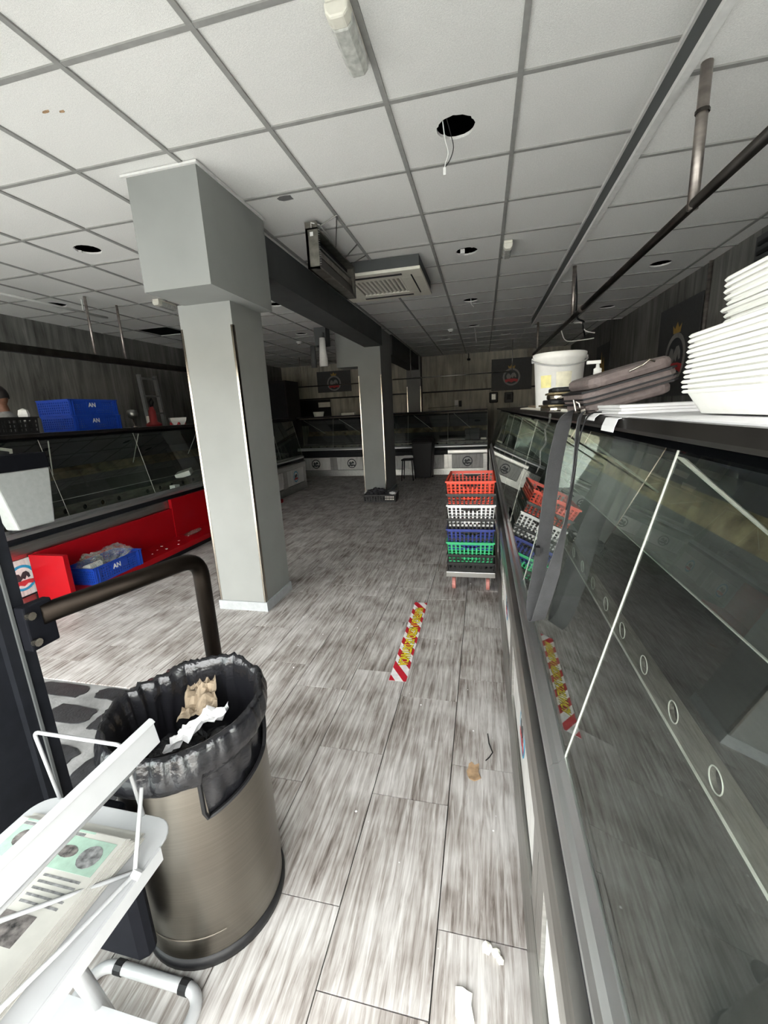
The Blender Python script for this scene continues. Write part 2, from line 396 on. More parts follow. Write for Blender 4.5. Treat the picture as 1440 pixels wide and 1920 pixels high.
for i, (a0, a1, b0, b1) in enumerate(tiles):
    if i < 300:
        if abs(a1 - a0 - TW) < .002 and abs(b1 - b0 - TL) < .002: me = full_me
        else:
            me = B((a0 - a1) / 2 + G, (a1 - a0) / 2 - G, (b0 - b1) / 2 + G, (b1 - b0) / 2 - G, -.012, 0).mesh('floor_tile'); me.materials.append(M_floor)
        w = wloc(floor)
        dz = random.uniform(-.0006, 0.0)
        inst(me, 'floor_tile', floor, ((a0 + a1) / 2 - w.x, (b0 + b1) / 2 - w.y, dz - w.z))
    else: rest.box(a0 + G, a1 - G, b0 + G, b1 - G, -.012, 0)
o = rest.build('floor_tile_field', M_floor, floor); o['kind'] = 'stuff'

rec = struct(B(RX0, RX1, YF, RY, -.0125, -.006).build('floor_recess', M_conc))
rec['label'] = 'bare worn floor patch where the entrance mat was'
def blob(cx, cy, rx, ry, seed, n=22, jag=.18, z0=-.006, z1=-.0015):
    rnd = random.Random(seed); pts = []
    for i in range(n):
        a = 2 * PI * i / n; c, s_ = math.cos(a), math.sin(a)
        k = 1.0 / max(abs(c), abs(s_)) ** 0.92 * (1 + rnd.uniform(-jag, jag) * .5)
        pts.append((cx + rx * c * k, cy + ry * s_ * k))
    m_ = len(pts)
    return MB().add([(x, y, z1) for x, y in pts] + [(x, y, z0) for x, y in pts], [tuple(range(m_))] + [(i, (i + 1) % m_, m_ + (i + 1) % m_, m_ + i) for i in range(m_)])
for i, (cx, cy, rx, ry) in enumerate([(-2.42, 1.69, .17, .05), (-2.05, 1.70, .12, .045), (-1.88, 1.66, .05, .05), (-1.60, 1.66, .13, .06), (-2.16, 1.52, .14, .06), (-1.93, 1.50, .05, .06), (-1.62, 1.46, .18, .07), (-2.05, 1.24, .2, .09), (-1.62, 1.20, .16, .1), (-2.5, 1.3, .18, .14), (-2.35, .95, .25, .13), (-1.8, .92, .2, .12)]):
    blob(cx, cy, rx, ry, i).build('adhesive_patch', M_rubber, rec)

# ceilings: tiles, runners and cross tees
ceil = struct(B(XL - .2, XR + .2, YF, YB + .2, 3.35, 3.5).build('ceiling', M_void))
cw = wloc(ceil)
BARW = 0.024
def tile_mesh(w, l, hole=None):
    if hole is None: return B(-w / 2, w / 2, -l / 2, l / 2, 0.006, 0.02)
    hx, hy, r = hole; n = 40; mb = MB(); rnd = random.Random(int(hx * 1000) + 3)
    cir = []; sq = []
    for i in range(n):
        a = 2 * PI * (i + .5) / n; c, s_ = math.cos(a), math.sin(a)
        rr = r * (1 + (rnd.uniform(-.10, .05) if rnd.random() < .25 else rnd.uniform(-.02, .02)))
        cir.append((hx + rr * c, hy + rr * s_))
        ts = []
        if c > 1e-6: ts.append((w / 2 - hx) / c)
        if c < -1e-6: ts.append((-w / 2 - hx) / c)
        if s_ > 1e-6: ts.append((l / 2 - hy) / s_)
        if s_ < -1e-6: ts.append((-l / 2 - hy) / s_)
        t = min(ts); sq.append((hx + t * c, hy + t * s_))
    # snap nearest outline points to the true corners
    for cx in (-w / 2, w / 2):
        for cy in (-l / 2, l / 2):
            k = min(range(n), key=lambda q: (sq[q][0] - cx) ** 2 + (sq[q][1] - cy) ** 2); sq[k] = (cx, cy)
    vs = [(x, y, .006) for x, y in sq] + [(x, y, .006) for x, y in cir] + [(x, y, .02) for x, y in cir] + [(x, y, .02) for x, y in sq]
    fs = []
    for i in range(n):
        j = (i + 1) % n
        fs += [(i, j, n + j, n + i), (n + i, n + j, 2 * n + j, 2 * n + i), (2 * n + i, 2 * n + j, 3 * n + j, 3 * n + i)]
    return mb.add(vs, fs)
HOLES = [(-.145, 2.604, .098), (-.157, 4.427, .10), (-.175, 6.303, .10), (-.173, 8.21, .10), (-.768, 9.36, .10), (.433, 9.415, .10), (.40, 11.35, .10),
         (-3.158, 3.229, .10), (-4.895, 4.398, .11), (-3.131, 7.447, .10), (-2.611, 5.427, .10)]
HOLES_R = [(1.668, 5.04, .095), (1.673, 6.92, .10)]
xs_grid = [0.15 - .598 * k for k in range(0, 11)]
ys_grid = [1.715 + .6 * k for k in range(-3, 18)]
def lay_ceiling(xg, yg, x0, x1, y0, y1, z, holes, skip=()):
    xe = sorted(set([x0] + [x for x in xg if x0 + .03 < x < x1 - .03] + [x1]))
    ye = sorted(set([y0] + [y for y in yg if y0 + .03 < y < y1 - .03] + [y1]))
    cache = {}
    for i in range(len(xe) - 1):
        for j in range(len(ye) - 1):
            w, l = xe[i + 1] - xe[i] - .004, ye[j + 1] - ye[j] - .004
            cx, cy = (xe[i] + xe[i + 1]) / 2, (ye[j] + ye[j + 1]) / 2
            if any(abs(cx - sx) < .3 and abs(cy - sy) < .3 for sx, sy in skip): continue
            hole = None
            for hx, hy, r in holes:
                if xe[i] < hx < xe[i + 1] and ye[j] < hy < ye[j + 1]:
                    lim = min(w, l) / 2 - r - .015
                    hole = (max(-w / 2 + r + .02, min(w / 2 - r - .02, hx - cx)), max(-l / 2 + r + .02, min(l / 2 - r - .02, hy - cy)), r)
            key = (round(w, 3), round(l, 3), hole)
            if key not in cache:
                cache[key] = tile_mesh(w, l, hole).mesh('ceiling_tile'); cache[key].materials.append(M_tile)
            inst(cache[key], 'ceiling_tile', ceil, (cx - cw.x, cy - cw.y, z - cw.z + random.uniform(0, .0015)))
    for x in xe[1:-1]:
        B(x - BARW / 2, x + BARW / 2, y0, y1, z - .002, z + .006).build('grid_runner', M_grid, ceil)
    for y in ye[1:-1]:
        B(x0, x1, y - BARW / 2, y + BARW / 2, z - .001, z + .006).build('cross_tee', M_grid, ceil)
lay_ceiling(xs_grid, ys_grid, XL, XS, YF, YB, ZC, HOLES, skip=[(-4.93, 6.2)])
lay_ceiling([1.394, 1.994], [2.297 + .6 * k for k in range(-4, 10)], XS + .02, XR, YF, YS, ZL, HOLES_R)
lay_ceiling([1.394, 1.994], ys_grid, XS, XR, YS + .02, YB, ZC, [])
# step of the ceiling: riser board with pale edge trims
st = struct(B(XS, XS + .02, YF, YS, ZL, ZC + .05).build('ceiling_step', M_greydk))
B(XS - .012, XS, YF, YS, ZC - .02, ZC - .001).build('edge_trim', M_trimw, st)
B(XS - .006, XS + .03, YF, YS, ZL - .006, ZL + .018).build('edge_trim', M_trimw, st)
B(XS, XR, YS, YS + .02, ZL, ZC + .05).build('step_end', M_trimw, st)

# walls with cladding boards
def wall(name, x0, x1, y0, y1, panels, z1=3.4, m=None):
    w = struct(B(x0, x1, y0, y1, -.02, z1).build(name, M_greydk))
    for p in panels: B(*p).build('wall_board', m or M_clad, w)
    return w
PW = 1.22
pl = []; y = YF
while y < YB - .05:
    y2 = min(y + PW, YB); pl.append((XL - .004, XL + .012, y + .002, y2 - .002, 0, ZC + .05)); y = y2
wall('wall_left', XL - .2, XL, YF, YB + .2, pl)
pr = []; y = YF
while y < YB - .05:
    y2 = min(y + PW, YB); pr.append((XR - .012, XR + .004, y + .002, y2 - .002, 0, ZC + .05)); y = y2
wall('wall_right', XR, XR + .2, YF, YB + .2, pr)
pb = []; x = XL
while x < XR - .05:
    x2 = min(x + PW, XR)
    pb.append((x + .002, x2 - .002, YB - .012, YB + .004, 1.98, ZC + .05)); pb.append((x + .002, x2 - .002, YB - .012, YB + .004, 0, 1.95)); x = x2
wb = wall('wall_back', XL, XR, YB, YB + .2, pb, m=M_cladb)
struct(B(XL + .02, XR, YB - .03, YB - .012, 1.945, 1.985).build('trim_1', M_black))
# shop front: lintel and side piers around the open entrance, pavement outside
wf = struct(B(XL - .2, XR + .2, YF - .2, YF, ZLIN, 3.5).build('wall_front', M_greydk))
B(XL - .2, XL + .35, YF - .2, YF, 0, ZLIN).build('pier', M_greydk, wf)
B(XR - .2, XR + .2, YF - .2, YF, 0, ZLIN).build('pier', M_greydk, wf)
struct(B(-16, 14, -14, YF, -.2, -.02).build('pavement', M_pave))
opp = struct(B(-30, 28, -14.5, -13.5, -.2, 2.2).build('added_street_wall', M_street)); opp['label'] = 'unseen warm wall added across the street to shape the daylight'  # added out of view to cut the low sky and warm the light

# ------------------------------------------------------------------ columns and beams
def column(name, x0, x1, y0, y1, ztop, label, strips=True, z_st=2.13, skirt=True):
    t = thing(name, label, 'column', ((x0 + x1) / 2, (y0 + y1) / 2, 0)); t['kind'] = 'structure'
    B(x0, x1, y0, y1, 0, ztop).build('shaft', M_grey, t)
    if skirt:
        B(x0 - .012, x1 + .012, y0 - .012, y1 + .012, 0, .075).build('skirting', M_skirt, t)
    if strips:
        for xx, sgn in ((x0, 1), (x1, -1)):
            a, b = (xx - .003, xx + .015) if sgn > 0 else (xx - .015, xx + .003)
            m_ = MB().box(a, b, y0 - .003, y0 + .0005, .076, z_st)
            a, b = (xx - .003, xx + .0005) if sgn > 0 else (xx - .0005, xx + .003)
            m_.box(a, b, y0 - .003, y0 + .022, .076, z_st)
            m_.build('corner_guard', M_chrome, t)
    return t
c1 = column('column', -2.075, -1.668, 2.79, 3.21, 2.285, 'pale grey square column with steel corner guards beside the red bench')
B(-2.02, -1.56, 2.43, 3.19, 2.28, ZC).build('capital', M_grey, c1)
B(-2.05, -1.545, 2.415, 2.43, ZC - .012, ZC).build('ceiling_trim', M_trimw, c1)
B(-1.56, -1.545, 2.43, 3.2, ZC - .012, ZC).build('ceiling_trim', M_trimw, c1)
c2 = column('column', -2.12, -1.71, 7.4, 8.3, ZC, 'grey square column further back with a black crate at its foot')
B(-2.5, -2.12, 7.4, 7.8, 2.29, ZC).build('capital', M_grey, c2)
c3 = column('column', -2.02, -1.64, 11.75, 12.08, ZC, 'grey pilaster with steel corner guards against the far wall', skirt=False)
bm1 = struct(B(-1.98, -1.67, 3.19, 7.4, 2.59, ZC + .02).build('ceiling_beam', M_greydk)); bm1['label'] = 'dark grey boxed beam between the two nearer columns'
bm2 = struct(B(-1.98, -1.68, 8.3, 11.75, 2.55, ZC + .02).build('ceiling_beam', M_greydk)); bm2['label'] = 'dark grey boxed beam running to the far wall'
MB().box(-1.67, -1.66, 3.19, 7.4, ZC - .012, ZC).build('ceiling_trim', M_trimw, bm1)

# ------------------------------------------------------------------ refrigerated display counters
def plate_with_holes(mb, fn, u, z0, z1, s0, s1, centres, r, depth):
    """upright plate at depth u with round holes; each hole gets a short collar going back"""
    n = 20; cuts = [s0]
    for a, b in zip(centres[:-1], centres[1:]): cuts.append((a + b) / 2)
    cuts.append(s1); zc = (z0 + z1) / 2
    for k, c in enumerate(centres):
        a, b = cuts[k], cuts[k + 1]; sq = []; cir = []
        for i in range(n):
            t = 2 * PI * (i + .5) / n; cc, ss = math.cos(t), math.sin(t); ts = []
            if cc > 1e-6: ts.append((b - c) / cc)
            if cc < -1e-6: ts.append((a - c) / cc)
            if ss > 1e-6: ts.append((z1 - zc) / ss)
            if ss < -1e-6: ts.append((z0 - zc) / ss)
            q = min(ts); sq.append((c + q * cc, zc + q * ss)); cir.append((c + r * cc, zc + r * ss))
        for xa in (a, b):
            for za in (z0, z1):
                j = min(range(n), key=lambda w: (sq[w][0] - xa) ** 2 + (sq[w][1] - za) ** 2); sq[j] = (xa, za)
        vs = [fn(u, z, s) for s, z in sq] + [fn(u, z, s) for s, z in cir] + [fn(u + depth, z, s) for s, z in cir]
        fs = []
        for i in range(n):
            j = (i + 1) % n
            fs += [(i, j, n + j, n + i), (n + i, n + j, 2 * n + j, 2 * n + i)]
        mb.add(vs, fs)
def counter_unit(fn, s0, s1, joints, label, emb_ring, ux, nvec, panels=True, emb_r=.085, detail=False, group='glass display counters', band=None):
    """one section. fn(u, z, s): u = depth from the front, s = along the run"""
    c = Vector(fn(.45, 0, (s0 + s1) / 2)); c.z = 0
    t = thing('display_counter', label, 'counter', c, group=group)
    MB().prism([(.035, .60), (.035, .645), (.068, .645), (.068, .60)], fn, s0 + .002, s1 - .002).build('rail_base', M_blackm, t)
    MB().prism([(0, 0), (.01, .14), (.85, .14), (.85, 0)], fn, s0, s1).build('plinth', M_steeld, t)
    MB().prism([(.035, .14), (.035, .605), (.36, .60), (.88, .60), (.88, .14)], fn, s0 + .002, s1 - .002).build('carcass', M_blackm, t)
    ed = sorted([s0] + [j for j in joints if s0 + .05 < j < s1 - .05] + [s1])
    for a, b in zip(ed[:-1], ed[1:]):
        MB().prism([(.012, .14), (.012, .47), (.036, .47), (.036, .14)], fn, a + .002, a + .09).build('stanchion', M_steel, t)
        MB().prism([(.012, .14), (.012, .47), (.036, .47), (.036, .14)], fn, b - .09, b - .002).build('stanchion', M_steel, t)
        if panels:
            p = MB().prism([(.022, .15), (.022, .46), (.036, .46), (.036, .15)], fn, a + .092, b - .092).build('front_panel', M_cladw, t)
            emblem(p, Vector(fn(.022, .305, (a + b) / 2)), ux, Vector((0, 0, 1)), emb_r, emb_ring)
    MB().prism([(.004, .47), (0, .5), (.002, .56), (.012, .585), (.036, .585), (.036, .47)], fn, s0, s1).build('bumper_band', band or M_steel, t)
    for a, b in zip(ed[:-1], ed[1:]):
        MB().prism([(.028, .635), (.026, .662), (.034, .678), (.046, .682), (.058, .703), (.064, .703), (.070, .68), (.070, .635)], fn, a + .001, b - .001).build('glass_rail', M_alu, t)
    gl = [(.060, .703), (.222, 1.405)]
    for a, b in zip(ed[:-1], ed[1:]):
        MB().strip(gl, -.0015, fn, a + .002, b - .002).build('glass_pane', M_glass, t)
        MB().strip([(.0592, .703), (.2212, 1.405)], -.0022, fn, b - .0022, b + .0022).build('glass_seal', M_seamglint, t)
    MB().prism([(.07, .612), (.07, .632), (.37, .627), (.37, .607)], fn, s0, s1).build('deck', M_deck, t)
    k0 = math.ceil((s0 - .9) / .2175); hs = []
    q = .9 + .2175 * k0 - .0075
    while q < s1 - .03:
        if q > s0 + .03: hs.append(q)
        q += .2175
    mb = MB(); plate_with_holes(mb, fn, .37, .627, .742, s0, s1, hs, .028, .012)
    mb.build('vent_riser', M_riser, t, smooth=False)
    MB().prism([(.365, .624), (.365, .631), (.371, .631), (.371, .624)], fn, s0, s1).build('deck_edge_glint', M_seamglint, t)  # both deck strips: pale colour painted in for reflections off the bent edges
    MB().prism([(.666, .748), (.666, .755), (.672, .755), (.672, .748)], fn, s0, s1).build('deck_edge_glint', M_seamglint, t)
    for q in hs:
        if detail: MB().tube([fn(.3688, .6845 + .0285 * math.sin(2 * PI * i / 18), q + .0285 * math.cos(2 * PI * i / 18)) for i in range(18)], .0016, 5, closed=True).build('vent_collar', M_seamglint, t)
    MB().prism([(.384, .628), (.384, .728), (.40, .728), (.40, .628)], fn, s0 + .002, s1 - .002).build('vent_shade_backing', M_void, t)  # near-black block painting the shade seen through the vent holes
    MB().prism([(.37, .742), (.67, .75), (.67, .74), (.385, .732)], fn, s0, s1).build('upper_deck', M_deck, t)
    MB().strip([(.67, .75), (.79, .955)], -.01, fn, s0, s1).build('back_panel', M_deck, t)
    MB().strip([(.79, .955), (.85, 1.07)], -.01, fn, s0, s1).build('back_ledge', M_rust, t)
    MB().strip([(.85, 1.07), (.87, 1.17), (.80, 1.425)], -.01, fn, s0, s1).build('back_screen', M_blackm, t)
    MB().strip([(.235, 1.39), (.34, 1.415)], .006, fn, s0, s1).build('lamp_rail', M_blackm, t)
    for j in ed[:-1]:
        MB().tube([fn(.27, 1.385, j + .13), fn(.77, 1.02, j + .5)], .0055, 6).build('shelf_brace', M_seamglint, t)
    for s_ in (s0, s1):
        e = .006 if s_ == s0 else -.006
        MB().prism([(.04, .14), (.06, .7), (.222, 1.4), (.86, 1.43), (.88, .14)], fn, s_ + e * .2, s_ + e).build('end_glass', M_glass, t)
    return t
def counter_top(fn, s0, s1, label, u0=.17, u1=.92):
    t = thing('counter_top', label, 'counter top', Vector(fn((u0 + u1) / 2, 1.43, (s0 + s1) / 2)))
    MB().prism([(u0, 1.432), (u0 - .004, 1.44), (u0, 1.4625), (u1, 1.4625), (u1, 1.432)], fn, s0, s1).build('slab', M_topgl, t)
    return t
fR = lambda u, z, s: (.13 + u, s, z)
fL = lambda u, z, s: (-3.69 - u, s, z)
fB = lambda u, z, s: (s, 9.9 + u, z)
jr = [.885 + 1.063 * k for k in range(-1, 9)]
for (a, b), lb in zip([(-.178, 1.948), (1.948, 4.074), (4.074, 6.2), (6.2, 8.326), (8.326, 9.93)],
                      ['steel and glass display counter section nearest the viewer, under the foam trays', 'display counter section along the right just beyond the bag strap, beside the crate stack',
                       'third display counter section along the right-hand run', 'fourth display counter section along the right-hand run', 'last right-hand display counter section meeting the far counter']):
    counter_unit(fR, a, b, jr, lb, M_cyan, Vector((0, -1, 0)), None, group='right-hand glass display counters', detail=a < 3)
counter_top(fR, -.178, 9.93, 'dark glossy top along the right-hand display counter')
jl = [3.055 + 1.09 * k for k in range(-2, 6)]
for (a, b), lb in zip([(1.965, 4.145), (4.145, 6.325), (6.325, 8.4)],
                      ['left display counter section behind the near end of the red bench', 'left display counter section behind the pale grey column', 'farthest section of the left display counter in the dark']):
    counter_unit(fL, a, b, jl, lb, M_cyan, Vector((0, 1, 0)), None, emb_r=.11, group='left-hand glass display counters')
counter_top(fL, 1.965, 8.4, 'dark top of the left display counter carrying the blue crates')
jb = [-4.55 + .94 * k for k in range(0, 6)]
for (a, b), lb in zip([(-4.55, -2.67), (-2.67, -.79), (-.79, .10)],
                      ['far display counter section left of the second column', 'far display counter section behind the second column', 'far display counter section just left of the right-hand counter, with emblem panel']):
    counter_unit(fB, a, b, jb, lb, M_navy, Vector((1, 0, 0)), None, emb_r=.115, group='far glass display counters', band=M_blackm if a < -1 else None)
tb = counter_top(fB, -4.55, .10, 'dark top of the far display counter with a bright bumper bar')
MB().tube([(-4.55, 10.05, 1.415), (.10, 10.05, 1.415)], .022, 10).build('bumper_bar', M_chrome, tb)

# ------------------------------------------------------------------ red bench by the left counter
bench = thing('low_bench', 'long red laminate bench shelf along the left display counter', 'bench', (-3.5, 4.0, 0))
B(-3.685, -3.33, 2.62, 6.5, .075, .135).build('seat_board', M_red, bench, bevel=.003)
B(-3.685, -3.655, 2.62, 4.25, .135, .49).build('back_board', M_red, bench)
B(-3.685, -3.645, 4.25, 6.5, .135, .60).build('back_board', M_red, bench)
B(-3.685, -3.325, 2.575, 2.62, .035, .485).build('end_board', M_red, bench, bevel=.003)
B(-3.645, -3.33, 4.93, 4.96, .135, .52).build('divider', M_red, bench)
B(-3.66, -3.40, 2.7, 6.4, 0, .075).build('plinth', M_blackm, bench)

# ------------------------------------------------------------------ crates
def gridwall(mb, xs, zs, solid, fn, th):
    """perforated wall: cells (i, j) that are solid get thickness; fn(x, z, d) maps to space"""
    nx, nz = len(xs) - 1, len(zs) - 1
    S = lambda i, j: 0 <= i < nx and 0 <= j < nz and solid(i, j)
    for i in range(nx):
        for j in range(nz):
            if not S(i, j): continue
            a, b, c, d = xs[i], xs[i + 1], zs[j], zs[j + 1]
            vs = [fn(a, c, 0), fn(b, c, 0), fn(b, d, 0), fn(a, d, 0), fn(a, c, th), fn(b, c, th), fn(b, d, th), fn(a, d, th)]
            fs = [(0, 1, 2, 3), (4, 7, 6, 5)]
            if not S(i - 1, j): fs.append((0, 3, 7, 4))
            if not S(i + 1, j): fs.append((1, 5, 6, 2))
            if not S(i, j - 1): fs.append((0, 4, 5, 1))
            if not S(i, j + 1): fs.append((3, 2, 6, 7))
            mb.add(vs, fs)
def crate_mesh(w, l, h, taper, ncx, ncy, rows, handle=True, th=.005, bar=.35):
    """nesting crate, local origin at centre of its base; returns body mesh and rim mesh"""
    mb = MB()
    def brk(n, half):
        p = 2 * half / n; xs = [-half]
        for i in range(n):
            xs += [-half + p * (i + bar / 2 + .08), -half + p * (i + 1 - bar / 2 - .08)]
        return xs + [half]
    zs = [0, .018]
    ph = (h - .018 - .022) / rows
    for r_ in range(rows): zs += [.018 + ph * (r_ + bar / 2), .018 + ph * (r_ + 1 - bar / 2)]
    zs += [h - .02, h]
    zs = sorted(set(round(z, 5) for z in zs))
    for side in range(4):
        half, dist = (w / 2, l / 2) if side % 2 == 0 else (l / 2, w / 2)
        n = ncx if side % 2 == 0 else ncy
        xs = brk(n, half)
        ang = side * PI / 2
        def fn(x, z, d, half=half, dist=dist, ang=ang):
            k = 1 - (1 - z / h) * taper / half
            px, py = x * k, -(dist - (1 - z / h) * taper - d)
            return (px * math.cos(ang) - py * math.sin(ang), px * math.sin(ang) + py * math.cos(ang), z)
        nz = len(zs) - 1
        def solid(i, j, n=n, nz=nz, xs=xs):
            if j <= 1 or j >= nz - 1: return True
            zc = (zs[j] + zs[j + 1]) / 2; rr = (zc - .018) / ph; fr = rr - math.floor(rr)
            row_bar = fr < bar / 2 or fr > 1 - bar / 2
            xc = (xs[i] + xs[i + 1]) / 2
            if handle and abs(xc) < .058 * (1 if n == ncx else 1.2):
                if zc > h - .022 - ph * 1.25 and zc < h - .022 - ph * .35: return False
                if zc >= h - .022 - ph * .35: return True
            if row_bar: return True
            return i % 2 == 0
        gridwall(mb, xs, zs, solid, fn, th)
    # base lattice
    bw, bl = w / 2 - taper, l / 2 - taper
    for i in range(7): 
        x = -bw + 2 * bw * i / 6; mb.box(x - .005, x + .005, -bl, bl, 0, .006)
    for i in range(9):
        y = -bl + 2 * bl * i / 8; mb.box(-bw, bw, y - .005, y + .005, .0005, .0055)
    rim = MB()
    for sx in (-1, 1):
        rim.box(min(sx * w / 2, sx * (w / 2 + .008)), max(sx * w / 2, sx * (w / 2 + .008)), -l / 2 - .008, l / 2 + .008, h - .012, h)
    for sy in (-1, 1):
        rim.box(-w / 2, w / 2, min(sy * l / 2, sy * (l / 2 + .008)), max(sy * l / 2, sy * (l / 2 + .008)), h - .012, h)
    return mb, rim
mb, rim = crate_mesh(.372, .565, .185, .014, 11, 16, 6, bar=.22)
crate_me = mb.mesh('crate_body'); rim_me = rim.mesh('crate_rim')
crate_me.materials.append(M_red); rim_me.materials.append(M_red)
M_cred = mat('red_crate_plastic', (0.75, 0.055, 0.018), 0.42, var=0.03)
M_cwht = mat('white_crate_plastic', (0.74, 0.74, 0.74), 0.42, var=0.03)
M_cblu = mat('navy_crate_plastic', (0.018, 0.035, 0.21), 0.42, var=0.03)
M_cgrn = mat('green_crate_plastic', (0.04, 0.42, 0.17), 0.42, var=0.03)
M_cblk = mat('black_crate_plastic', (0.014, 0.014, 0.014), 0.4)
CX, CY = -.0925, 3.60
stack = [(.250, M_cblk, 'black vented crate at the bottom of the stack on the trolley'), (.338, M_cblk, 'black vented crate just under the green one'), (.443, M_cgrn, 'green vented crate in the stack'),
         (.552, M_cblu, 'dark blue vented crate in the stack'), (.641, M_cblk, 'black vented crate just under the white one'), (.751, M_cwht, 'white vented crate in the stack'),
         (.842, M_cblk, 'black vented crate just under the red one'), (.944, M_cred, 'red vented crate on top of the stack')]
for i, (zt, m_, lb) in enumerate(stack):
    t = thing('vented_crate', lb, 'crate', (CX + random.uniform(-.003, .003), CY + random.uniform(-.003, .003), zt - .185 if i else .192), group='crates stacked on the trolley')
    if i == 0:
        mb0, rim0 = crate_mesh(.372, .565, .075, .006, 9, 13, 1, handle=False)
        mb0.build('crate_body', m_, t, local=True); rim0.build('crate_rim', m_, t, local=True)
    else:
        inst(crate_me, 'crate_body', t, m=m_); inst(rim_me, 'crate_rim', t, m=m_)
tr = thing('crate_trolley', 'low steel-edged trolley on pink castors under the crate stack', 'trolley', (CX, CY, 0))
B(CX - .197, CX + .197, CY - .30, CY + .30, .146, .19).build('platform', M_steel, tr, bevel=.003)
for sx in (-1, 1):
    for sy in (-1, 1):
        wx, wy = CX + sx * .14, CY + sy * .19
        f = MB().box(wx - .022, wx - .018, wy - .02, wy + .02, .04, .13).box(wx + .018, wx + .022, wy - .02, wy + .02, .04, .13).box(wx - .03, wx + .03, wy - .03, wy + .03, .13, .146).build('castor_fork', M_steeld, tr)
        MB().tube([(wx - .015, wy, .05), (wx + .015, wy, .05)], .05, 18).build('castor_wheel', M_pink, f, bevel=.004)

# blue folding crates with printed letters
def an_crate(label, loc, rotz, h=.17, w=.40, l=.60, group='blue lettered crates'):
    t = thing('blue_crate', label, 'crate', loc, (0, 0, rotz), group)
    mb, rim = crate_mesh(l, w, h, .004, 22, 14, 5, handle=False, th=.004, bar=.45)
    mb.build('crate_body', M_blue, t, local=True); rim.build('crate_rim', M_blue, t, local=True)
    for sx in (-1, 1):
        for sy in (-1, 1):
            x, y = sx * (l / 2 - .03), sy * (w / 2)
            MB().box(x - .03, x + .03, min(y, y + sy * .008), max(y, y + sy * .008), .0, h - .005).box(x - .018, x - .012, min(y, y + sy * .013), max(y, y + sy * .013), 0, h - .01).box(x + .012, x + .018, min(y, y + sy * .013), max(y, y + sy * .013), 0, h - .01).build('corner_post', M_blue, t, local=True)
    for sy in (-1, 1):
        p = B(-.09, .09, min(sy * w / 2, sy * (w / 2 + .006)), max(sy * w / 2, sy * (w / 2 + .006)), h * .38, h * .88).build('name_plate', M_blue, t, local=True)
        me_o = text_mesh('lettering', 'AN', .062, M_embw, t, Vector((0, 0, 0)) + wloc(t) + Vector((-.03 * sy * -1, sy * (w / 2 + .0068), h * .63)), (-sy, 0, 0) if sy > 0 else (1, 0, 0), (0, 0, 1))
    return t
an_crate('blue AN crate on the red bench, filled with crumpled plastic', (-3.47, 3.07, .135), PI / 2 + 0.03, h=.155, l=.56, w=.30)
an_crate('lower blue AN crate of the pair on the left counter top', (-4.33, 3.93, 1.4625), PI / 2, h=.155)
an_crate('upper blue AN crate of the pair on the left counter top', (-4.34, 3.925, 1.62), PI / 2, h=.165)

# crumpled clear plastic and a bag in the bench crate
def crumple(name, c, rx, ry, rz, m, label=None, cat=None, parent=None, seed=0, freq=9.0, amp=.5, lv=4):
    bm = bmesh.new(); bmesh.ops.create_icosphere(bm, subdivisions=lv, radius=1)
    for v in bm.verts:
        d = v.co.normalized(); k = 1 + amp * noise.noise(d * freq * .35 + Vector((seed, seed * 2, 0))) + amp * .4 * abs(noise.noise(d * freq + Vector((seed, 0, seed))))
        v.co = Vector((d.x * rx * k, d.y * ry * k, max(-rz, d.z * rz * k)))
    me = bpy.data.meshes.new(name); bm.to_mesh(me); bm.free(); me.materials.append(m)
    o = bpy.data.objects.new(name, me); COL.objects.link(o)
    if parent is not None: o.parent = parent; o.location = Vector(c) - wloc(parent)
    else: o.location = c
    if label: tag(o, label, cat)
    return o
crumple('plastic_wrap', (-3.48, 3.17, .275), .11, .17, .10, M_film, 'crumpled clear plastic wrap in the bench crate', 'plastic wrap', seed=3)
crumple('white_plastic_bag', (-3.47, 2.93, .285), .085, .10, .085, M_film, 'whitish crumpled plastic bag in the near end of the bench crate', 'plastic bag', seed=8)
t = thing('paper_cup_stack', 'row of ribbed white paper cups lying in the bench crate', 'cup stack', (-3.46, 2.90, .27))
for i in range(9): MB().tube([(-3.43, 2.83 + .018 * i, .272), (-3.43, 2.843 + .018 * i, .272)], .03, 12).build('cup', M_whitem, t)

# hand sanitiser bottle on the bench
def pump_bottle(loc, label, s=1.0, m=M_film):
    t = thing('pump_bottle', label, 'bottle', loc)
    x, y, z = loc
    MB().lathe([(.03 * s, 0), (.033 * s, .01 * s), (.033 * s, .09 * s), (.028 * s, .115 * s), (.013 * s, .135 * s), (.013 * s, .145 * s)], loc, 20).build('bottle_body', m, t, smooth=True)
    MB().lathe([(.016 * s, .145 * s), (.016 * s, .168 * s), (.008 * s, .172 * s), (.006 * s, .19 * s)], loc, 16).build('pump_collar', M_whitem, t, smooth=True)
    MB().box(x - .045 * s, x + .01 * s, y - .008 * s, y + .008 * s, z + .188 * s, z + .202 * s).build('pump_nozzle', M_whitem, t, bevel=.002)
    MB().tube([(x, y, z + .01 * s), (x, y, z + .15 * s)], .003 * s, 6).build('dip_tube', M_whitem, t)
    return t
pump_bottle((-3.50, 4.78, .135), 'clear pump bottle standing on the red bench shelf', .95)
for i, (x, y) in enumerate([(-3.45, 3.62), (-3.5, 3.75), (-3.42, 3.80), (-3.55, 3.88), (-3.40, 3.97), (-3.5, 4.1), (-3.52, 4.3)]):
    blob(x, y, random.uniform(.006, .014), random.uniform(.006, .014), 50 + i, 7, .5, .135, .138).build('debris_flake', M_paper, bench)
crumple('plastic_film_scrap', (-3.56, 4.45, .142), .05, .14, .012, M_film, 'flattened clear film scrap lying on the red bench beside the bottle', 'plastic film', seed=12)

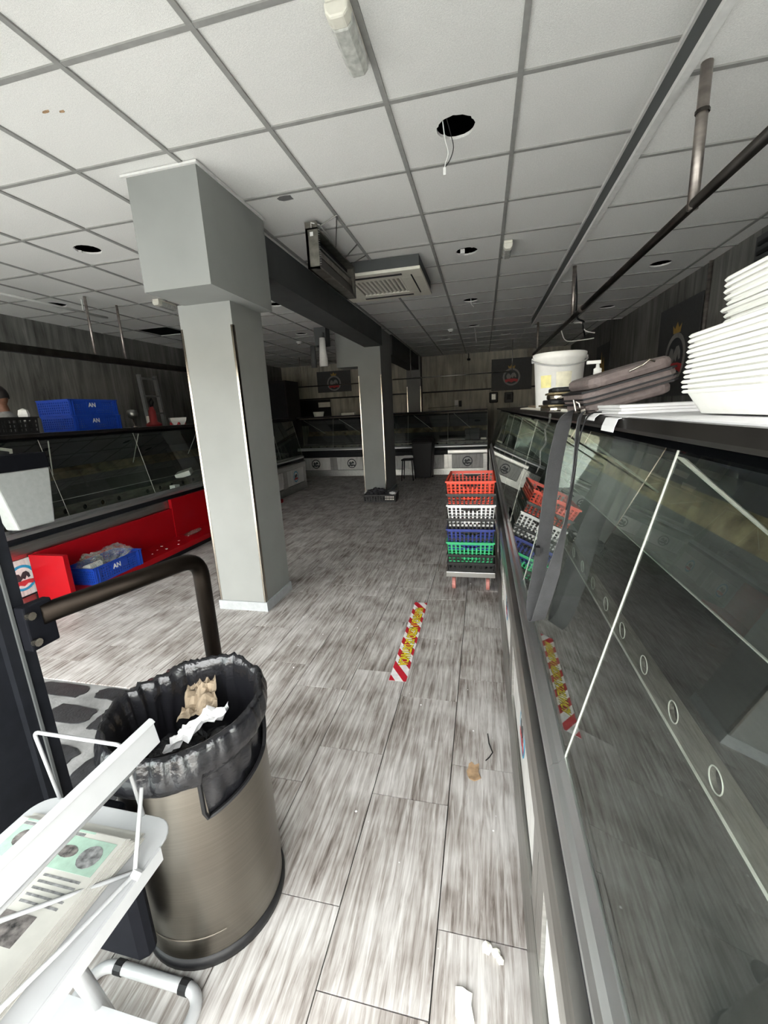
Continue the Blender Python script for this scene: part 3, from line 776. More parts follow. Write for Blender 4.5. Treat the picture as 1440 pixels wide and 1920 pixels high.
# white crate / box and goods at the left counter
t = thing('white_black_box', 'white box with a black top standing on the rail of the near left counter glass', 'box', (-3.72, 2.66, .704))
MB().hexa([(-3.735, 2.50, .715), (-3.735, 2.80, .715), (-3.60, 2.80, .715), (-3.60, 2.50, .715)], [(-3.84, 2.42, 1.18), (-3.84, 2.88, 1.18), (-3.63, 2.88, 1.18), (-3.63, 2.42, 1.18)]).build('box_body', M_boxw, t, bevel=.012)
MB().hexa([(-3.845, 2.41, 1.18), (-3.845, 2.89, 1.18), (-3.625, 2.89, 1.18), (-3.625, 2.41, 1.18)], [(-3.875, 2.41, 1.31), (-3.875, 2.89, 1.31), (-3.645, 2.89, 1.31), (-3.645, 2.41, 1.31)]).build('box_top', M_matt, t, bevel=.012)
for y in (2.53, 2.62, 2.74): B(-3.75, -3.72, y, y + .03, .704, .74).build('foot', M_blackm, t)
t = thing('carton', 'small white carton lying inside the left display counter', 'carton', (-4.15, 5.2, .75), (.05, -.25, .5))
B(-.10, .10, -.14, .14, 0, .07).build('carton_body', M_whitem, t, local=True, bevel=.004)
tag(B(-3.98, -3.90, 4.66, 4.75, .632, .70).build('price_holder', M_whitem), 'small white price holder inside the left counter glass', 'price tag')
for i, (y, a) in enumerate([(2.62, .5), (2.98, -.4)]):
    t = thing('framed_notice', ['white framed notice leaning behind the near left counter glass, left one', 'cream framed notice tilted behind the near left counter glass'][i], 'notice', (-4.30, y, 1.30 - .12), (0, 0, 0))
    B(-.006, .006, -.10, .10, 0, .18).build('frame', M_cream, t, local=True)
    B(.006, .008, -.07, .07, .03, .15).build('print', M_ink, t, local=True)
    t.rotation_euler = (a * .6, -.2, 0)
# black crate and roll on the near left counter top
t = thing('black_crate', 'black vented crate at the near end of the left counter top', 'crate', (-4.22, 2.92, 1.4625))
mb, rim = crate_mesh(.36, .56, .15, .006, 8, 12, 3, handle=False)
mb.build('crate_body', M_cblk, t, local=True); rim.build('crate_rim', M_cblk, t, local=True)
tag(MB().lathe([(.0, 0), (.035, 0), (.045, .06), (.035, .10), (.0, .115)], (-4.10, 3.13, 1.575), 6, cap=False).build('white_bundle', M_whitem), 'small white plastic bundle sticking out of the black crate', 'bundle')
# small things further along the left top
t = thing('steel_ladle_cup', 'shiny steel cup on a bent stand on the left counter top', 'cup', (-4.25, 4.55, 1.4625))
MB().lathe([(.04, 0), (.045, .006), (.006, .02), (.006, .10)], (-4.25, 4.55, 1.4625), 16).build('stand', M_chrome, t, smooth=True)
MB().lathe([(.01, .10), (.05, .12), (.065, .165), (.055, .205), (.02, .215)], (-4.25, 4.55, 1.4625), 16).build('cup', M_steeld, t, smooth=True)
t = thing('red_slicer', 'red hand-cranked machine on the left counter top', 'machine', (-4.35, 5.0, 1.4625))
MB().lathe([(.10, 0), (.10, .03), (.05, .06), (.045, .2), (.02, .26)], (-4.35, 5.0, 1.4625), 14).build('machine_body', M_dred, t, smooth=True)
MB().tube([(-4.35, 5.0, 1.70), (-4.33, 4.95, 1.78), (-4.33, 5.0, 1.82), (-4.35, 5.05, 1.78), (-4.35, 5.02, 1.72)], .012, 8).build('crank', M_black, t)
t = thing('white_tray', 'white plastic tray with red scraps on the left counter top', 'tray', (-4.25, 5.35, 1.4625))
MB().lathe([(.10, 0), (.14, .06), (.15, .10), (.14, .10), (.095, .008)], (-4.25, 5.35, 1.4625), 4, cap=False).build('tray_body', M_whitem, t)
MB().box(-4.33, -4.18, 5.28, 5.42, 1.466, 1.50).build('scraps', M_embr, t)
tag(B(-4.5, -4.42, 5.05, 5.15, 1.4625, 1.6).build('cream_carton', M_cream, bevel=.003), 'small cream carton behind the red machine on the left top', 'carton')

# ------------------------------------------------------------------ person behind the left counter
def skin_body(name, pts, edges, radii, m, parent, root=0):
    me = bpy.data.meshes.new(name); me.from_pydata(pts, edges, []); me.update()
    o = bpy.data.objects.new(name, me); COL.objects.link(o); o.parent = parent
    md = o.modifiers.new('skin', 'SKIN'); md.use_smooth_shade = True
    for i, r in enumerate(radii):
        me.skin_vertices[0].data[i].radius = r if isinstance(r, tuple) else (r, r)
    me.skin_vertices[0].data[root].use_root = True
    ss = o.modifiers.new('sub', 'SUBSURF'); ss.levels = 2; ss.render_levels = 2
    me.materials.append(m)
    return o
per = thing('person', 'person in a grey top with short dark hair standing behind the left counter', 'person', (-4.98, 3.62, 0), (0, 0, -1.2)); per.scale = (1.03, 1.03, 1.03)
P_ = [(0, 0, .98), (0, 0, 1.12), (0, .01, 1.32), (0, .02, 1.50), (0, 0, 1.60), (0, -.03, 1.66),
      (.20, 0, 1.53), (.25, .0, 1.26), (.22, -.16, 1.06), (.19, -.24, 1.03),
      (-.20, 0, 1.53), (-.25, .0, 1.26), (-.22, -.16, 1.06), (-.19, -.24, 1.03),
      (.10, 0, .92), (.11, -.01, .50), (.11, .02, .09), (.11, -.13, .04), (-.10, 0, .92), (-.11, -.01, .50), (-.11, .02, .09), (-.11, -.13, .04)]
E_ = [(0, 1), (1, 2), (2, 3), (3, 4), (4, 5), (3, 6), (6, 7), (7, 8), (8, 9), (3, 10), (10, 11), (11, 12), (12, 13), (0, 14), (14, 15), (15, 16), (16, 17), (0, 18), (18, 19), (19, 20), (20, 21)]
R_ = [(.16, .12), (.15, .11), (.17, .12), (.14, .10), (.065, .065), (.06, .06), .075, .055, .04, .035, .075, .055, .04, .035, .095, .065, .05, .035, .095, .065, .05, .035]
skin_body('body', P_, E_, R_, M_cloth, per)
bm = bmesh.new(); bmesh.ops.create_uvsphere(bm, u_segments=24, v_segments=16, radius=1)
for v in bm.verts:
    x, y, z = v.co
    k = 1.0 - .22 * max(0, -z) ** 1.5
    v.co = Vector((x * .076 * k, y * .098 * k + (-.012 if z < -.2 and y < 0 else 0), z * .118))
    if y < -.85 and abs(x) < .25 and -.35 < z < .1: v.co.y -= .018
me = bpy.data.meshes.new('head'); bm.to_mesh(me); bm.free(); me.materials.append(M_skin)
for p in me.polygons: p.use_smooth = True
hd = bpy.data.objects.new('head', me); COL.objects.link(hd); hd.parent = per; hd.location = (0, -.05, 1.80); hd.rotation_euler = (.25, 0, 0)
bm = bmesh.new(); bmesh.ops.create_uvsphere(bm, u_segments=24, v_segments=16, radius=1)
for v in list(bm.verts):
    x, y, z = v.co; v.co = Vector((x * .083, y * .106 + .004, z * .122 + .006))
dl = [v for v in bm.verts if (v.co.z < .035 and v.co.y < .03) or v.co.z < -.055]
bmesh.ops.delete(bm, geom=dl, context='VERTS')
me = bpy.data.meshes.new('hair'); bm.to_mesh(me); bm.free(); me.materials.append(M_hair)
for p in me.polygons: p.use_smooth = True
hr = bpy.data.objects.new('hair', me); COL.objects.link(hr); hr.parent = hd
for sx in (-1, 1):
    MB().lathe([(.004, -.028), (.014, -.015), (.018, .01), (.010, .03)], (sx * .078, .005, -.005), 8).build('ear', M_skin, hd, local=True, smooth=True)
    MB().lathe([(.002, -.008), (.011, -.004), (.011, .004), (.002, .008)], (sx * .03, -.092, .012), 8).build('eye', M_embw, hd, local=True, smooth=True)
B(-.025, .025, -.098, -.085, -.058, -.050).build('mouth', M_embr, hd, local=True)
skin_body('neck', [(0, 0, 1.60), (0, -.025, 1.70), (0, -.04, 1.76)], [(0, 1), (1, 2)], [.06, .055, .055], M_skin, per)
for sx in (-1, 1):
    hnd = skin_body('hand', [(sx * .19, -.24, 1.03), (sx * .17, -.30, 1.01), (sx * .15, -.335, 1.0)], [(0, 1), (1, 2)], [.03, (.038, .018), (.034, .014)], M_skin, per)
    for q in range(4):
        xx = sx * (.178 - .018 * q)
        ln = (.055, .065, .06, .045)[q]
        skin_body('finger', [(xx, -.335, 1.003), (xx, -.335 - ln * .6, .998), (xx, -.335 - ln, .982)], [(0, 1), (1, 2)], [.009, .008, .007], M_skin, hnd)
    skin_body('thumb', [(sx * .15, -.275, 1.012), (sx * .118, -.30, 1.012), (sx * .108, -.335, 1.005)], [(0, 1), (1, 2)], [.011, .010, .008], M_skin, hnd)

# ------------------------------------------------------------------ ceiling fixtures
def bulkhead(x0, x1, y0, y1, z, label, h=.07):
    t = thing('emergency_light', label, 'ceiling light', ((x0 + x1) / 2, (y0 + y1) / 2, z), group='bulkhead lights on the ceiling')
    B(x0 + .004, x1 - .004, y0 + .004, y1 - .004, z - .022, z).build('base', M_cream, t, bevel=.006)
    w = x1 - x0
    prof = [(x0, z - .02), (x0 + .004, z - h * .75), (x0 + w * .22, z - h), (x1 - w * .22, z - h), (x1 - .004, z - h * .75), (x1, z - .02)]
    MB().prism(prof, lambda p, q, s: (p, s, q), y0 + (y1 - y0) * .2, y1).build('diffuser', M_lens, t, bevel=.006)
    MB().prism(prof, lambda p, q, s: (p, s, q), y0, y0 + (y1 - y0) * .2).build('end_cap', M_cream, t, bevel=.008)
    return t
bulkhead(-.545, -.455, 1.735, 2.02, ZC, 'yellowed bulkhead light on the ceiling nearest the viewer')
bulkhead(.165, .245, 4.25, 4.53, ZC, 'small bulkhead light on the ceiling left of the ceiling step')
bulkhead(-3.75, -3.66, 4.6, 4.92, ZC, 'dark bulkhead light on the ceiling left of the grey column')
def detector(x, y, label):
    t = thing('smoke_detector', label, 'smoke detector', (x, y, ZC - .05), group='smoke detectors')
    MB().lathe([(.05, .048), (.05, .03), (.035, .02), (.03, 0)], (x, y, ZC - .05), 18).build('detector_body', M_whitem, t, smooth=True)
    MB().lathe([(.018, -.012), (.022, 0)], (x, y, ZC - .05), 12).build('sensor', M_chrome, t, smooth=True)
detector(-.58, 8.26, 'round white smoke detector on the ceiling over the far aisle')
detector(-3.46, 8.08, 'round white smoke detector on the ceiling left of the second column')
# loose wires hanging from lamp holes
def wire(pts, r, m, label, name='hanging_wire', n=6):
    P = [Vector(p) for p in pts]; out = []
    for i in range(len(P) - 1):
        p0, p1, p2, p3 = P[max(i - 1, 0)], P[i], P[i + 1], P[min(i + 2, len(P) - 1)]
        for k in range(5):
            t = k / 5.0
            out.append(.5 * ((2 * p1) + (-p0 + p2) * t + (2 * p0 - 5 * p1 + 4 * p2 - p3) * t * t + (-p0 + 3 * p1 - 3 * p2 + p3) * t ** 3))
    out.append(P[-1])
    o = MB().tube(out, r, n).build(name, m, smooth=True)
    return tag(o, label, 'wire')
wire([(-.21, 2.57, 2.93), (-.20, 2.60, 2.86), (-.185, 2.60, 2.80), (-.20, 2.60, 2.755), (-.205, 2.60, 2.73)], .003, M_whitem, 'pale twisted wire hanging from the nearest lamp hole')
wire([(-.19, 2.55, 2.93), (-.17, 2.58, 2.87), (-.158, 2.6, 2.82), (-.175, 2.6, 2.77), (-.20, 2.6, 2.74)], .0025, M_black, 'dark wire hanging from the nearest lamp hole')
tag(MB().box(-.212, -.198, 2.593, 2.607, 2.70, 2.735).build('wire_connector', M_whitem), 'white connector at the end of the wires from the nearest lamp hole', 'connector')
wire([(-.17, 6.28, 2.92), (-.16, 6.25, 2.85), (-.13, 6.2, 2.80)], .004, M_whitem, 'wire hanging from the third lamp hole')
wire([(-.16, 8.325, 2.905), (-.15, 8.29, 2.87), (-.14, 8.25, 2.78), (-.12, 8.2, 2.62)], .004, M_whitem, 'thin wire hanging from the fourth lamp hole')
tag(B(-.215, -.175, 4.42, 4.46, 2.895, 2.93).build('wire_connector', M_whitem), 'white connector inside the second lamp hole', 'connector')
# scuffs on two tiles
for i, (x, y, rx, ry) in enumerate([(-1.95, 1.905, .02, .006), (-1.88, 1.925, .012, .006), (-1.28, 2.98, .045, .03)]):
    blob(x, y, rx, ry, 90 + i, 9, .5, ZC + .0035, ZC + .0055).build('tile_scuff', M_leaf if i < 2 else M_conc, ceil)

# cassette air conditioner in its grey box
ac = thing('air_conditioner', 'white ceiling cassette air conditioner in a grey box behind the heater', 'air conditioner', (-1.04, 4.76, 2.76))
B(-1.5, -.585, 4.29, 5.22, 2.80, ZC).build('casing', M_greydk, ac)
pm = MB()
for a in [(-1.51, -.575, 4.28, 4.50), (-1.51, -.575, 5.01, 5.23)]: pm.box(*a, 2.772, 2.80)
for a in [(-1.51, -1.29), (-.795, -.575)]: pm.box(*a, 4.50, 5.01, 2.772, 2.80)
pm.build('panel_frame', M_cream, ac, bevel=.004)
B(-1.30, -.785, 4.49, 5.02, 2.79, 2.80).build('intake_back', M_greydk, ac)
for i in range(11):
    x = -1.27 + .045 * i
    MB().hexa([(x, 4.51, 2.776), (x + .022, 4.51, 2.776), (x + .022, 5.0, 2.776), (x, 5.0, 2.776)], [(x + .008, 4.51, 2.79), (x + .03, 4.51, 2.79), (x + .03, 5.0, 2.79), (x + .008, 5.0, 2.79)]).build('louvre', M_cream, ac)
for a in [(-1.32, -.765, 4.36, 4.40), (-1.32, -.765, 5.10, 5.14)]: B(*a, 2.768, 2.7725).build('air_slot', M_black, ac)
for a in [(-.686, -.674, 4.42, 5.08)]: B(*a, 2.768, 2.7725).build('air_slot', M_black, ac)

# electric heater hung on wires
HX0, HX1, HY0, HY1, HZ0, HZ1 = -1.29, -1.195, 3.31, 4.265, 2.575, 2.845
ht = thing('hanging_heater', 'grimy metal heater with a wire grille hanging beside the dark beam', 'heater', ((HX0 + HX1) / 2, (HY0 + HY1) / 2, HZ0))
B(HX0, HX0 + .02, HY0, HY1, HZ0, HZ1).build('back_shell', M_heat, ht)
B(HX0, HX1, HY0, HY1, HZ1 - .012, HZ1).build('top_shell', M_heat, ht)
B(HX0, HX1, HY0, HY1, HZ0, HZ0 + .012).build('bottom_shell', M_heat, ht)
B(HX0, HX1, HY0, HY0 + .012, HZ0, HZ1 + .04).build('end_plate', M_heat, ht)
B(HX0, HX1, HY1 - .012, HY1, HZ0, HZ1).build('end_plate', M_heat, ht)
B(HX0 + .02, HX0 + .025, HY0 + .02, HY1 - .02, HZ0 + .015, HZ1 - .015).build('reflector', M_blackm, ht)
for k in range(2): MB().tube([(HX1 - .04, HY0 + .03, HZ0 + .09 + .09 * k), (HX1 - .04, HY1 - .03, HZ0 + .09 + .09 * k)], .01, 8).build('heating_tube', M_steeld, ht)
for k in range(16):
    z = HZ0 + .022 + .0155 * k
    MB().tube([(HX1 + .001, HY0 + .012, z), (HX1 + .003, HY0 + .032, z + .005)], .0026, 5).build('grille_wire', M_alu, ht)
B(HX1 - .030, HX1 - .026, HY0 + .03, HY1 - .02, HZ0 + .105, HZ0 + .15).build('mesh_strip', M_heat, ht)
MB().hexa([(HX1 - .020, HY0 + .015, HZ0 + .012), (HX1 - .016, HY0 + .015, HZ0 + .012), (HX1 - .016, HY1 - .015, HZ0 + .012), (HX1 - .020, HY1 - .015, HZ0 + .012)],
          [(HX1 - .034, HY0 + .015, HZ0 + .105), (HX1 - .030, HY0 + .015, HZ0 + .105), (HX1 - .030, HY1 - .015, HZ0 + .105), (HX1 - .034, HY1 - .015, HZ0 + .105)]).build('lower_visor', M_visor, ht)
MB().box(HX1 - .006, HX1, HY1 - .05, HY1 - .012, HZ0 + .012, HZ1 - .012).build('end_frame', M_heat, ht)
B(HX0 + .035, HX0 + .06, HY0 - .002, HY0, HZ1 - .055, HZ1 - .028).build('label_sticker', M_whitem, ht)
MB().tube([(HX0 + .05, HY0 - .002, HZ1 + .0), (HX0 + .06, HY0 - .03, HZ1 + .02), (HX1, HY0 + .05, HZ1 + .03), (HX1 + .02, HY0 + .3, HZ1 + .0)], .005, 6).build('power_cord', M_whitem, ht, smooth=True)
MB().tube([(HX0 + .05, HY0 + .05, HZ1), (-1.035, 3.30, ZC - .005)], .0045, 5).build('suspension_wire', M_steeld, ht)
MB().tube([(-1.035, 3.30, ZC - .005), (HX1, HY0 + .42, HZ1)], .0045, 5).build('suspension_wire', M_steeld, ht)
MB().tube([(-1.05, 3.87, ZC - .005), (HX1 - .02, HY1 - .25, HZ1)], .0045, 5).build('suspension_wire', M_steeld, ht)
MB().tube([(-1.05, 4.15, ZC - .005), (HX0 + .05, HY1 - .06, HZ1)], .0045, 5).build('suspension_wire', M_steeld, ht)

# hanging rails
rr = thing('hanging_rail', 'dark metal meat rail hanging over the right counter', 'rail', (.85, 5, 2.29))
MB().tube([(.85, .9, 2.262), (.85, 8.2, 2.355)], .021, 10).build('rail_tube', M_pipedk, rr, smooth=True)
MB().tube([(.85, 4.32, 2.306), (.85, 4.40, 2.307)], .026, 10).build('rail_sleeve', M_pipe, rr, smooth=True)
for y, z0 in ((2.254, 2.26), (4.77, 2.30), (7.6, 2.35)):
    MB().tube([(.848, y, z0), (.846, y, ZL + .006 if y < YS else ZC)], .021 if y < 3 else .017, 10).build('drop_tube', M_pipe, rr, smooth=True)
    if y < 3: MB().tube([(.847, y, 2.60), (.847, y, 2.612)], .026, 10).build('clamp', M_pipedk, rr)
wire([(.86, 4.8, ZL), (.88, 4.78, 2.5), (.90, 4.85, 2.33), (1.0, 5.0, 2.30), (1.05, 5.3, 2.33), (1.12, 5.5, 2.22)], .008, M_black, 'black cable looped around the second rail drop on the right')
wire([(.98, 5.4, 2.36), (1.06, 5.4, 2.35), (1.10, 5.4, 2.27), (1.2, 5.4, 2.24)], .006, M_whitem, 'white cable tangled on the right rail')
wire([(.865, 5.5, 2.31), (.93, 5.55, 2.20), (1.1, 5.6, 2.20), (1.24, 5.6, 2.21)], .006, M_whitem, 'loose white cable end under the right rail')
lr = thing('hanging_rail', 'dark flat meat rail hanging over the left counter', 'rail', (-4.3, 4.6, 2.26))
B(-4.33, -4.27, 1.9, 7.2, 2.215, 2.285).build('rail_bar', M_pipedk, lr)
for y in (2.7, 4.23, 4.66, 6.2): MB().tube([(-4.3, y, 2.28), (-4.3, y, ZC)], .014, 8).build('drop_tube', M_pipe, lr, smooth=True)
br = thing('hanging_rail', 'thin steel rail hanging in front of the far wall', 'rail', (-.9, 10.2, 2.23))
MB().tube([(-2.15, 10.2, 2.232), (.62, 10.2, 2.238)], .014, 8).build('rail_tube', M_steel, br, smooth=True)
for x in (-1.646, .62): MB().tube([(x, 10.2, 2.235), (x, 10.2, ZC)], .010, 8).build('drop_tube', M_steel, br, smooth=True)
br2 = thing('hanging_rail', 'short dark rail hanging left of the second column by the far wall', 'rail', (-3.9, 10.2, 2.23))
MB().tube([(-4.5, 10.2, 2.2), (-2.6, 10.2, 2.2)], .014, 8).build('rail_tube', M_pipedk, br2, smooth=True)
for x in (-4.4, -2.7): MB().tube([(x, 10.2, 2.2), (x, 10.2, ZC)], .010, 8).build('drop_tube', M_pipe, br2, smooth=True)
tl = thing('batten_tube', 'slim unlit white batten under the ceiling above the left counter', 'batten', (-4.42, 3.6, 2.75))
MB().tube([(-4.42, 2.6, 2.755), (-4.42, 4.62, 2.765)], .013, 8).build('tube', M_whitem, tl, smooth=True)
for y in (3.0, 4.3): B(-4.425, -4.415, y - .005, y + .005, 2.765, ZC).build('bracket', M_whitem, tl)
# hanging white lamp cones left of the second column
hl = thing('hanging_lamp', 'white funnel lamp with a dark housing hanging left of the second column', 'lamp', (-2.5, 7.1, 2.3))
B(-2.72, -2.52, 7.0, 7.2, 2.62, ZC).build('housing', M_greydk, hl)
MB().lathe([(.075, .0), (.045, .44)], (-2.56, 6.93, 2.28), 16).build('funnel', M_whitem, hl, smooth=True)
MB().lathe([(.05, .0), (.04, .34)], (-2.76, 7.0, 2.28), 16).build('second_funnel', M_greydk, hl, smooth=True)
MB().tube([(-2.56, 6.93, 2.7), (-2.56, 6.98, 2.8)], .02, 8).build('stem', M_greydk, hl)

# ------------------------------------------------------------------ wall signs and fittings
def sign(c, ux, w, h, label, r):
    ux = Vector(ux); n = ux.cross(Vector((0, 0, 1)))
    t = thing('wall_sign', label, 'sign', Vector(c) - Vector((0, 0, h / 2)), group='charcoal emblem signs')
    c = Vector(c)
    a = [c + ux * (sx * w / 2) + Vector((0, 0, sz * h / 2)) for sx, sz in ((-1, -1), (1, -1), (1, 1), (-1, 1))]
    MB().hexa(a, [p + n * .012 for p in a]).build('sign_board', M_sign, t)
    emblem(t, c + n * .0125 - Vector((0, 0, h * .08)), ux, Vector((0, 0, 1)), r, M_embg, crest=True)
    return t
sign((.72, YB - .04, 2.30), (1, 0, 0), 1.02, .80, 'charcoal emblem sign on the far wall at the right', .22)
sign((-4.19, YB - .04, 2.42), (1, 0, 0), 1.02, .58, 'charcoal emblem sign on the far wall left of the second column', .21)
sign((XR - .025, 5.70, 2.02), (0, -1, 0), 1.05, 1.0, 'charcoal emblem sign on the right wall above the foam trays', .27)
t = sign((XR - .025, 8.85, 2.10), (0, -1, 0), .9, .8, 'charcoal sign with an orange flame shape far along the right wall', .10)
flat([(-.25, -.2), (-.1, .1), (-.05, .3), (.05, .05), (.12, .2), (.25, -.2)], (XR - .04, 8.85, 2.08), (0, -1, 0), (0, 0, 1), .004).build('flame_shape', M_gold, t)
tag(MB().tube([(XR - .03, 5.10, .9), (XR - .03, 5.10, ZL)], .018, 10).build('wall_pipe', M_pipe, smooth=True), 'grey vertical pipe on the right wall by the emblem sign', 'pipe')
vg = thing('vent_grille', 'dark slatted vent grille high on the right wall', 'vent', (XR - .02, 4.1, 2.40))
B(XR - .02, XR - .012, 3.75, 4.40, 2.40, 2.72).build('grille_frame', M_greydk, vg)
for k in range(4): B(XR - .035, XR - .02, 3.80, 4.35, 2.43 + .07 * k, 2.46 + .07 * k).build('slat', M_black, vg)
for x, z0, lb, m_ in ((.27, 1.60, 'black paper towel dispenser on the far wall', M_black), (.66, 1.58, 'grey towel dispenser on the far wall beside the black one', M_greydk)):
    t = thing('towel_dispenser', lb, 'dispenser', (x, YB - .1, z0))
    B(x - .11, x + .11, YB - .13, YB - .015, z0, z0 + .27).build('dispenser_body', m_, t, bevel=.02)
    B(x - .05, x + .05, YB - .136, YB - .13, z0 + .08, z0 + .22).build('window', M_steeld if m_ is M_black else M_black, t)
t = thing('power_socket', 'white power socket with a dark plug on the far wall', 'socket', (-.65, YB - .03, 1.60))
B(-.76, -.66, YB - .03, YB - .012, 1.56, 1.72).build('plate', M_whitem, t); B(-.65, -.57, YB - .05, YB - .012, 1.54, 1.70).build('plug', M_black, t)
wire([(-.66, YB - .03, 1.58), (-.9, YB - .03, 1.55), (-1.2, YB - .03, 1.55), (-1.5, YB - .03, 1.54)], .007, M_black, 'dark cable along the far wall from the socket')
t = thing('camera_dome', 'small dark dome camera high on the far wall', 'camera', (-.38, YB - .06, 2.72))
MB().lathe([(.045, .05), (.045, .02), (.03, 0)], (-.38, YB - .06, 2.72), 14).build('dome', M_black, t, smooth=True)
MB().tube([(-.38, YB - .06, 2.77), (-.38, YB - .06, ZC)], .012, 6).build('mount', M_black, t)
# tall dark cabinet at the left end of the far counter
t = thing('tall_cabinet', 'tall black cabinet at the left end of the far counter', 'cabinet', (-5.1, 10.2, 0))
B(-5.5, -4.62, 9.75, 10.5, 0, 2.35).build('cabinet_body', M_black, t)
B(-5.48, -5.07, 9.73, 9.75, .1, 2.3).build('door', M_blackm, t); B(-5.05, -4.64, 9.73, 9.75, .1, 2.3).build('door', M_blackm, t)
# dark wall opening and shelf behind the far left counter
t = thing('dark_hatch', 'dark serving hatch in the far wall left of the second column', 'hatch', (-5.2, YB - .05, 1.2))
B(-5.8, -4.35, YB - .04, YB - .014, 1.2, 1.94).build('hatch_board', M_black, t); B(-4.72, -4.36, YB - .055, YB - .04, 1.72, 1.86).build('pale_strip', M_cream, t)
for x, w, h, lb in ((-4.05, .28, .12, 'cream round tub on the far counter top left of the second column'), (-3.25, .34, .06, 'flat white tray on the far counter top left of the second column')):
    if h > .1: o = MB().lathe([(w * .4, 0), (w * .5, h), (w * .45, h), (w * .38, .01)], (x, 10.3, 1.4625), 18, cap=False).build('plastic_tub', M_cream, smooth=True)
    else: o = B(x - w / 2, x + w / 2, 10.2, 10.4, 1.4625, 1.4625 + h).build('plastic_tray', M_cream, bevel=.01)
    tag(o, lb, 'tub' if h > .1 else 'tray')
t = thing('black_appliance', 'black appliance behind the far right counter glass', 'appliance', (-.25, 10.42, .76)); B(-.42, -.08, 10.35, 10.55, .76, 1.02).build('body', M_black, t, bevel=.01); B(-.36, -.14, 10.34, 10.35, .86, .98).build('front_plate', M_blackm, t)
t = thing('chopping_board', 'pale chopping board lying in the far right counter', 'board', (-.0, 10.4, .76)); B(-.05, .08, 10.3, 10.55, .76, .80).build('board', M_cream, t)
# black wheeled bin and folding stool in front of the far counter
t = thing('wheeled_bin', 'tall black wheeled bin in front of the far counter', 'bin', (-1.27, 9.35, 0))
MB().hexa([(-1.45, 9.15, .05), (-1.10, 9.15, .05), (-1.10, 9.55, .05), (-1.45, 9.55, .05)], [(-1.50, 9.08, .82), (-1.05, 9.08, .82), (-1.05, 9.62, .82), (-1.50, 9.62, .82)]).build('bin_body', M_black, t, bevel=.02)
MB().hexa([(-1.52, 9.05, .82), (-1.03, 9.05, .82), (-1.03, 9.66, .82), (-1.52, 9.66, .82)], [(-1.47, 9.12, .90), (-1.08, 9.12, .90), (-1.08, 9.6, .93), (-1.47, 9.6, .93)]).build('lid', M_black, t, bevel=.02)
for x in (-1.43, -1.12): MB().tube([(x - .02, 9.56, .07), (x + .02, 9.56, .07)], .07, 14).build('wheel', M_blackm, t)
t = thing('black_stool', 'black folding stool between the second column and the wheeled bin', 'stool', (-1.6, 9.2, 0))
B(-1.74, -1.48, 9.05, 9.35, .44, .47).build('seat', M_black, t, bevel=.01)
for sx in (-1, 1):
    for sy in (-1, 1): MB().tube([(-1.61 + sx * .10, 9.2 + sy * .12, .45), (-1.61 + sx * .13, 9.2 + sy * .15, 0)], .012, 6).build('leg', M_black, t)
# black crate at the foot of the second column
t = thing('black_crate', 'low black crate with rags at the foot of the second column', 'crate', (-1.72, 7.02, 0), (0, 0, .05))
mb, rim = crate_mesh(.56, .36, .13, .006, 12, 8, 3, handle=False)
mb.build('crate_body', M_cblk, t, local=True); rim.build('crate_rim', M_cblk, t, local=True)
crumple('black_rag', (-1.80, 7.05, .10), .17, .13, .10, M_trous, 'dark rag heaped in the crate by the second column', 'rag', seed=4)
t = thing('patterned_pack', 'small black and white printed pack on the crate by the second column', 'pack', (-1.52, 6.84, .05))
B(-1.62, -1.44, 6.825, 6.832, .03, .12).build('pack_body', M_black, t)
for i in range(6):
    for j in range(2): B(-1.61 + .027 * i, -1.595 + .027 * i, 6.822, 6.825, .045 + .04 * j, .07 + .04 * j).build('pack_print', M_cream, t)
crumple('white_scrap', (-1.50, 6.93, .145), .05, .03, .02, M_paper, 'white paper scrap on the crate by the second column', 'paper', seed=5)
# ladder behind the left counter
t = thing('step_ladder', 'pale aluminium ladder leaning by the left wall', 'ladder', (-5.35, 6.25, 0))
for y in (6.07, 6.42): MB().hexa([(-5.30, y - .03, 0), (-5.24, y - .03, 0), (-5.24, y + .03, 0), (-5.30, y + .03, 0)], [(-5.45, y - .02, 2.28), (-5.39, y - .02, 2.28), (-5.39, y + .02, 2.28), (-5.45, y + .02, 2.28)]).build('stile', M_alu, t)
for k in range(8):
    z = .25 + .28 * k; x = -5.27 - .15 * z / 2.28
    B(x - .03, x + .03, 6.08, 6.41, z, z + .025).build('rung', M_alu, t)

# ------------------------------------------------------------------ floor tape
tp = thing('distance_tape', 'red and white striped floor tape with yellow lettering', 'floor tape', (-.471, 2.578, 0), (0, 0, .006))
B(-.05, .05, -.51, .51, 0.0004, .0014).build('tape_base', M_tapew, tp, local=True)
def clip_stripe(y0, w, k):
    pts = []
    # band between lines y = y0 + k*x and y = y0 + w + k*x, clipped to the tape
    poly = [(-.05, y0 - k * .05), (.05, y0 + k * .05), (.05, y0 + w + k * .05), (-.05, y0 + w - k * .05)]
    def clip(p, lim, up):
        out = []
        for i in range(len(p)):
            a, b = p[i], p[(i + 1) % len(p)]
            ia = a[1] <= lim if up else a[1] >= lim; ib = b[1] <= lim if up else b[1] >= lim
            if ia: out.append(a)
            if ia != ib:
                t = (lim - a[1]) / (b[1] - a[1]); out.append((a[0] + (b[0] - a[0]) * t, lim))
        return out
    poly = clip(poly, .51, True)
    if poly: poly = clip(poly, -.51, False)
    return poly
k = -9
